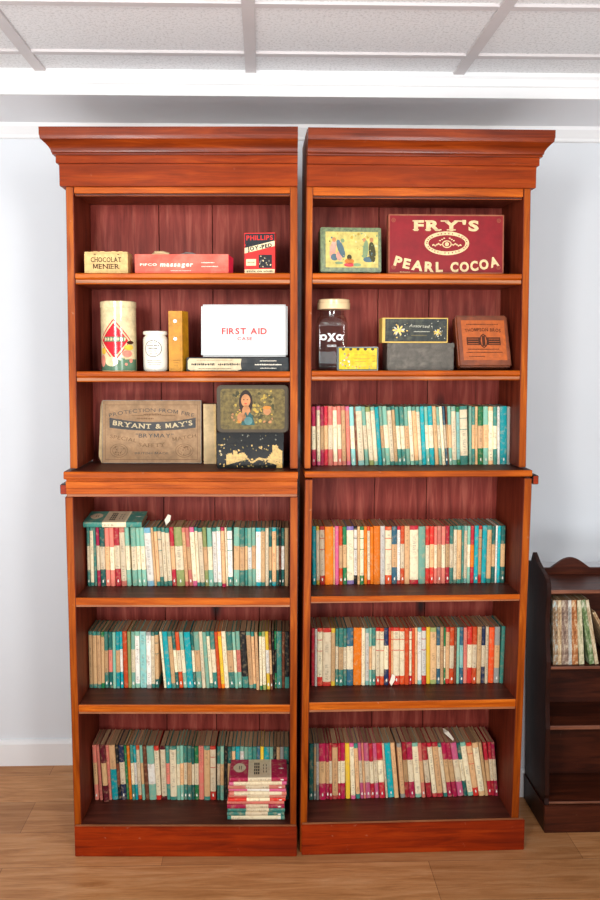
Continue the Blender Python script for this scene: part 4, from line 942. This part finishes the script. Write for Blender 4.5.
mb=MB();rl=hw*1.0;mb.lathe([(rl,h*.862),(rl*1.02,h*.87),(rl*1.02,h*.95),(rl*.99,h*.955),(rl*.99,h*.99),(rl*.95,h),(rl*.3,h)],lid,40,cx=.005);mb.build('lid',t,smooth=True)
mb=MB();y=-hw-.0006;wl=fm('white_jar_lettering',(240,240,236),rough=.4)
text(mb,'O',-.0235,h*.465,.0155,.021,wl,y,.07);text(mb,'X',.0,h*.465,.021,.026,wl,y,.07);text(mb,'O',.0235,h*.465,.0155,.021,wl,y,.07);text(mb,'CUBES',.001,h*.345,.006,.026,wl,y,.02);mb.build('lettering',t,fix=False)
# 14 small yellow tin
s0,s1,z,h=at(C2,337.6,378,2,.045,347,370.5);w=s1-s0
t=item('small_tin','small yellow tin with a blue grey rim, in front of the glass jar','tin',C2,s0,.045,z)
rimb=fm('blue_grey_tin_rim',(110,124,124),rough=.3,spec=.6);yy=fm('lemon_yellow_print',(208,176,24),rough=.4,scale=60,dirt=(200,190,110),dirtamt=.3)
mb=MB();mb.box(.0,w,.004,.03,.0,h,rimb);mb.build('body',t,.001)
mb=MB();mb.box(.0,w,.0,.0035,0,h,rimb);mb.build('lid',t,.001)
mb=MB();y=-.0005;frame(mb,.002,w-.002,.002,h-.002,.002,gr,y);rect(mb,.004,w-.004,.004,h-.004,yy,y)
for i in range(5): ell(mb,w*(.14+.18*i),h*.9,.005,.004,gr,y-.0003,n=8)
blobs(mb,.006,w*.3,.006,h*.75,[pkk,lt,gg,og],16,y-.0005,2,.002,.005);blobs(mb,w*.3,w*.92,.005,h*.2,[gg,pkk,og],14,y-.0005,3,.0015,.003)
for k,(a,b,q) in enumerate(((.4,.74,.66),(.4,.8,.5),(.42,.7,.38),(.84,.93,.62),(.84,.93,.4))): scribble(mb,w*a,w*b,h*q,.0022,og if k<3 else gr,y-.0005,k)
mb.build('label',t,fix=False)
# 15 grey tin, 16 floral tin
gm=fm('tarnished_grey_tin',(76,70,62),rough=.4,spec=.3,metal=.2,scale=60,var=.15,dirt=(128,120,106),dirtamt=.35)
s0,s1,z,h=at(C2,386.8,454,2,.06,343,371);w=s1-s0;zb=z+h
t=item('plain_metal_tin','tarnished plain grey metal tin, under the dark floral tin','tin',C2,s0,.06,z)
mb=MB();mb.box(.0008,w-.0008,.0008,.085,0,h*.84,gm);mb.build('body',t,.003,smooth=True)
mb=MB();mb.box(-.0,w,0,.086,h*.82,h,gm);mb.build('lid',t,.002,smooth=True)
s0,_=LP(C2,381.8,342,.06);s1,_=LP(C2,447.3,342,.06);w=s1-s0;h=LP(C2,415,318,.06)[1]-zb
dg=fm('slate_tin_print',(40,45,42),rough=.4,spec=.2,scale=80,var=.2,dirt=(120,116,90),dirtamt=.3);ye=fm('worn_yellow_edge',(206,170,84),rough=.4,dirt=(150,120,70))
t=item('floral_tin','slate grey tin with yellow flowers and edging, on the plain grey tin','tin',C2,s0,.055,zb)
mb=MB();mb.box(0,w,.012,.06,0,h,ye);mb.build('body',t,.001)
mb=MB();mb.box(0,w,0,.0118,0,h,ye);mb.build('lid',t,.001)
mb=MB();y=-.0005;rect(mb,.0085,w-.003,.004,h-.003,dg,y)
cr=fm('grey_white_print',(190,186,165),rough=.45)
r=random.Random(5)
for (cx,cz,sz,mm) in ((.25,.5,.011,yelt),(.84,.42,.007,yelt)):
    for k in range(9):
        a=k*.7+r.random()*.4;ell(mb,w*cx+sz*1.15*math.cos(a),h*cz+sz*.9*math.sin(a),sz*.55,sz*.22,cr if k%3==0 else mm,y-.0003,n=8,rot=a)
    ell(mb,w*cx,h*cz,sz*.6,sz*.5,mm,y-.0006,n=10)
blobs(mb,w*.13,w*.4,h*.15,h*.85,[cr,olv,yelt],14,y-.0003,6,.001,.003);blobs(mb,w*.74,w*.96,h*.12,h*.88,[cr,olv],18,y-.0003,7,.001,.003)
text(mb,'Assorted',w*.56,h*.68,.009,w*.3,cr,y-.0005,.0,rot=-.05,slant=.2);scribble(mb,w*.48,w*.72,h*.45,.003,cr,y-.0005,3);scribble(mb,w*.44,w*.68,h*.3,.0025,olv,y-.0005,4)
mb.build('label',t,fix=False)
# 17 orange brown tin, leaning
s0,s1,z,h=at(C2,457.8,511,2,.075,316,371);w=s1-s0
bt=fm('brown_lacquer_tin',(112,52,22),rough=.28,spec=.6,scale=30,var=.15,dirt=(160,84,44),dirtamt=.5)
t=item('toffee_tin','orange and brown tin leaning back, right end of second shelf, right bookcase','tin',C2,s0,.06,z,lean=-.22,rot=.03,dep=.045)
hh=h*.98
W_=w
mb=MB();mb.hexa([(0.002,.014,0.0),(W_-.002,.014,0.0),(W_-.002,.045,0.0),(.002,.045,0.0),(-.004,.014,hh-.001),(W_-.01,.014,hh-.001),(W_-.01,.045,hh-.001),(-.004,.045,hh-.001)],bt);mb.build('body',t,.005,seg=3,smooth=True)
mb=MB();mb.hexa([(0.0,0,-.0),(W_,0,-.0),(W_,.0138,-.0),(.0,.0138,-.0),(-.006,0,hh),(W_-.008,0,hh),(W_-.008,.0138,hh),(-.006,.0138,hh)],bt);mb.build('lid',t,.005,seg=3,smooth=True)
mb=MB();y=-.0005;orr=fm('orange_tin_print',(176,84,20),rough=.35,spec=.5,scale=60,var=.12,dirt=(150,70,24),dirtamt=.5)
sh=lambda x,z_: (x-.006*z_/hh,y,z_)
def q4(a,b,c_,d,mat,o=0): mb.poly([(sh(x,z_)[0],y-o,z_) for x,z_ in ((a,c_),(b,c_),(b,d),(a,d))],mat)
q4(W_*.1,W_*.92,hh*.13,hh*.9,orr)
def sf(o): return lambda x,z_:(sh(x,z_)[0],y-o,z_)
text(mb,'THOMPSON BROS',W_*.5,hh*.70,.010,W_*.68,brown,0,.02,fn=sf(.0004),curve=.003)
q4(W_*.18,W_*.82,hh*.42,hh*.57,brown,.0003);ell(mb,W_*.5,hh*.5,.012,.022,brown,0,fn=sf(.0005),n=8);ell(mb,W_*.5,hh*.5,.009,.018,orr,0,fn=sf(.0007),n=8);q4(W_*.47,W_*.53,hh*.4,hh*.6,brown,.0009)
for i in range(3): q4(W_*.2,W_*.4,hh*(.44+.045*i),hh*(.45+.045*i),orr,.0005);q4(W_*.6,W_*.8,hh*(.44+.045*i),hh*(.45+.045*i),orr,.0005)
for k,(a,b,q) in enumerate(((.16,.84,.28),(.2,.5,.2),(.2,.8,.82),(.2,.78,.34))): scribble(mb,W_*a,W_*b,hh*q,.0035,brown,0,k,fn=sf(.0004))
mb.build('label',t,fix=False)
# ------------------------------------------------------------------ small dark bookcase at the right
X0=onz(545,832)[0];YF=onz(545,832)[1];YK=2.518;TW=.46
t=t_tower=thing('small_bookcase','small dark wooden bookcase with scalloped back, standing at the right edge','bookcase',(X0,YF,0))
def S(x,y): p=onx(x,y,X0);return (p[1]-YF,p[2])
zf=lambda y: ony(575,y,YF)[2]
ztopb=ony(533,559,YK)[2]
prof=[(YK-YF,0.0),(.004,0.0),(.004,zf(806))]
fr=[(.010,zf(800)),(.002,zf(795)),(.004,zf(780)),(.006,zf(755)),(.001,zf(735)),(.0,zf(729)),(.004,zf(722)),(.008,zf(705)),(.006,zf(690)),(.001,zf(678)),(.0,zf(662)),(.004,zf(655)),(.010,zf(640)),(.012,zf(620)),(.008,zf(606)),(.003,zf(597)),(.002,zf(588)),(.004,zf(583)),(.012,zf(580)),(.03,zf(577)),(.06,zf(577)+.008),(.095,zf(577)+.022),(.13,zf(577)+.045),(.155,ztopb-.006),(.172,ztopb),(YK-YF,ztopb-.004)]
prof+=fr
for k in (0,1):
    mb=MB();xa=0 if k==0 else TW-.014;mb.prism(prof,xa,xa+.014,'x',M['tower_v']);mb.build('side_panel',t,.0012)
# crested back
bk=YK-YF;zb0=ony(575,594,YK)[2];pts=[(0.014,.02)]
top=[]
x575=ony(575,556,YK)[0]-X0;zhump=ony(575,556.5,YK)[2];ztr=ony(545,567,YK)[2]
n=60
for i in range(n+1):
    x=.014+(TW-.028)*i/n
    u=abs(((x-x575+.11)%.22)-.11)/.065
    z_=ztr+(zhump-ztr)*(max(0,math.cos(min(u,1)*math.pi/2))**1.1)
    if x<.04: z_+= .006*(1-(x-.014)/.026)
    top.append((x,z_))
mb=MB();mb.prism([(.0135,.02),(TW-.0135,.02)]+top[::-1],bk-.014,bk-.002,'y',M['tower']);mb.build('back_panel',t,.0008)
mb=MB();zr=ony(575,580,YK)[2]
mb.box(.014,TW-.014,bk-.0195,bk-.014,zr-.0015,zr+.002,M['tower']);mb.build('crest_bead',t,.0008)
def tshelf(y0,y1,df,back=None,name='shelf'):
    z1,z0=zf(y0),zf(y1);mb=MB()
    mb.prism([(df+.001,z1),(df,z1-.003),(df,z0+.003),(df+.002,z0),(bk-.0145,z0),(bk-.0145,z1)],.0142,TW-.0142,'x',M['tower'],[M['tower_lip'],M['tower_lip'],None,None,None,None]);mb.build(name,t);return z1
zt1=tshelf(590.5,595,.006);z2=tshelf(667.5,671,.008);z3=tshelf(727,731.5,.008);z4=tshelf(803,806,.008)
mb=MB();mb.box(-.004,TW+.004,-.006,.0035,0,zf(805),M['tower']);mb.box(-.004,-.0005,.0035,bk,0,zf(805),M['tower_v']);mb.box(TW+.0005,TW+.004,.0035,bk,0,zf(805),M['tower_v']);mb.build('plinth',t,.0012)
# picture books inside
mots=[]
def mott(nm,a,b_,c_):
    m,nt,b=newmat(nm,.5,.4);f=noise(nt,75,5,coords(nt,(1,1,.6)),.7)
    nt.links.new(ramp(nt,f,[(.34,lin(a)),(.5,lin(b_)),(.62,lin(c_))]),b.inputs['Base Color']);return m
pb_=[(552.2,553.6,mott('blue_brown_illustrated_cover',(70,60,40),(150,120,90),(176,192,186)),'blue and brown illustrated book at the left end of the small dark bookcase'),
(558.2,557.4,mott('tan_illustrated_cover',(120,80,50),(190,160,120),(220,205,170)),'thin tan illustrated book second from left in the small dark bookcase'),
(561.2,561.8,mott('brown_grey_illustrated_cover',(80,60,50),(140,116,100),(196,180,156)),'wide brown grey illustrated book, third from left in the small dark bookcase'),
(568,568.6,mott('grey_white_illustrated_cover',(110,110,105),(180,176,166),(215,212,200)),'pale grey illustrated book, fourth from left in the small dark bookcase'),
(571.6,571.8,mott('orange_brown_illustrated_cover',(110,60,26),(176,110,60),(214,190,150)),'orange brown illustrated book in the middle of the small dark bookcase'),
(577,578.4,mott('cream_green_illustrated_cover',(130,140,100),(196,186,150),(222,214,180)),'cream and green illustrated book, left of the leaning pair'),
(580.6,585,None,''),
(580.8,589.2,mott('green_illustrated_cover',(60,80,40),(110,134,84),(196,196,170)),'green illustrated book leaning left, in the small dark bookcase'),
(585.4,594.6,mott('cream_striped_illustrated_cover',(150,120,90),(196,176,140),(220,208,180)),'cream illustrated book leaning left against the green one'),
(588.4,599,None,'')]
for (xt,xb,mt,lab),(xt2,xb2,_,_) in zip(pb_,pb_[1:]):
    if not mt: continue
    YQ=YF+.022
    a,b_=ony(xt,600.5,YQ),ony(xb,667,YQ);a2,b2=ony(xt2,600.5,YQ),ony(xb2,667,YQ)
    w=((a2[0]-a[0])+(b2[0]-b_[0]))/2-.0004;h=a[2]-z2
    lean=math.atan2((a[0]+a2[0]-b_[0]-b2[0])/2,h);w=max(.004,w*math.cos(lean));h=h/math.cos(lean)
    mb=MB();t0=.0012;D=.15
    mb.box(0,t0,0,D,0,h,mt);mb.box(w-t0,w,0,D,0,h,mt);mb.box(t0,w-t0,0,t0,0,h,mt)
    o=mb.build('picture_book');o.location=((b_[0]+b2[0])/2-w/2,YQ,z2+.0003+(w*math.sin(lean) if lean>0 else 0));o.rotation_euler=(0,lean,0)
    tag(o,lab,'book','illustrated books in the small dark bookcase')
    mb=MB();mb.box(t0+.0002,w-t0-.0002,t0+.0005,D-.002,.001,h-.001,M['pages']);mb.build('pages',o)
# one fallen book at the frame edge
p=ony(592.6,616,YF+.03);q=ony(618,667,YF+.03)
h=.185;lean=-math.atan2(q[0]-p[0],p[2]-z2)
mb=MB();mt=pb_[1][2];mb.box(0,.0012,0,.15,0,h,mt);mb.box(.0075,.0087,0,.15,0,h,mt);mb.box(.0012,.0075,0,.0012,0,h,mt);o=mb.build('picture_book')
hl=h
base_x=p[0]+math.sin(-lean)*h
o.location=(base_x,YF+.03,z2+.0004);o.rotation_euler=(0,lean,0)
# scale so its top corner meets the seen corner
tag(o,'tan illustrated book slumped far over at the right edge of the photo','book','illustrated books in the small dark bookcase')
mb=MB();mb.box(.0014,.0073,.002,.148,.001,h-.001,M['pages']);mb.build('pages',o)
for ch in t_tower.children:
    for v in ch.data.vertices: v.co.x-=.023*v.co.z
# printed artwork belongs to the part it is printed on
for o in list(COL.objects):
    if o.type!='EMPTY' or 'category' not in o: continue
    kids=list(o.children);base={k.name.split('.')[0]:k for k in kids}
    for k in kids:
        nm=k.name.split('.')[0]
        host=None
        if nm in ('lettering','label','picture','gold_decoration','printed_badge','worn_rim'):
            host=base.get('lid') if nm!='printed_badge' and 'lid' in base and o.name.split('.')[0] not in ('glass_jar','cardboard_box','lacquered_tin') else (base.get('body') or base.get('glass_body'))
            if nm=='lettering' and 'label' in base and o.name.startswith('flat_box'): host=base['lid']
        if nm=='stud': host=base.get('body')
        if nm=='crest_bead': host=base.get('back_panel')
        if host and host is not k: k.parent=host
# ------------------------------------------------------------------ light
def area(name,loc,target,sx,sy,power,col=(1,1,1)):
    l=bpy.data.lights.new(name,'AREA');l.shape='RECTANGLE';l.size=sx;l.size_y=sy;l.energy=power;l.color=col
    o=bpy.data.objects.new(name,l);COL.objects.link(o);o.location=loc
    o.rotation_euler=(Vector(target)-Vector(loc)).to_track_quat('-Z','Y').to_euler();return o
area('softbox_left',(-1.0,-.55,1.9),(-.2,2.4,1.68),.42,1.0,17,(1,.99,.975)).data.spread=math.radians(100)
area('softbox_right',(.95,-.5,1.95),(.05,2.4,1.68),.42,1.0,12,(1,.99,.975)).data.spread=math.radians(100)
area('ceiling_fill',(-.1,-.1,.55),(0,.8,2.6),2.6,1.1,66,(.92,.96,1))  # unseen area lamp added to brighten the ceiling and soffit
w=bpy.data.worlds.new('world');sc.world=w;w.use_nodes=True
w.node_tree.nodes['Background'].inputs[0].default_value=(.92,.96,1,1);w.node_tree.nodes['Background'].inputs[1].default_value=.22
sc.view_settings.view_transform='Standard';sc.view_settings.look='None';sc.view_settings.gamma=1;sc.view_settings.use_curve_mapping=False
sc.view_settings.exposure=.04
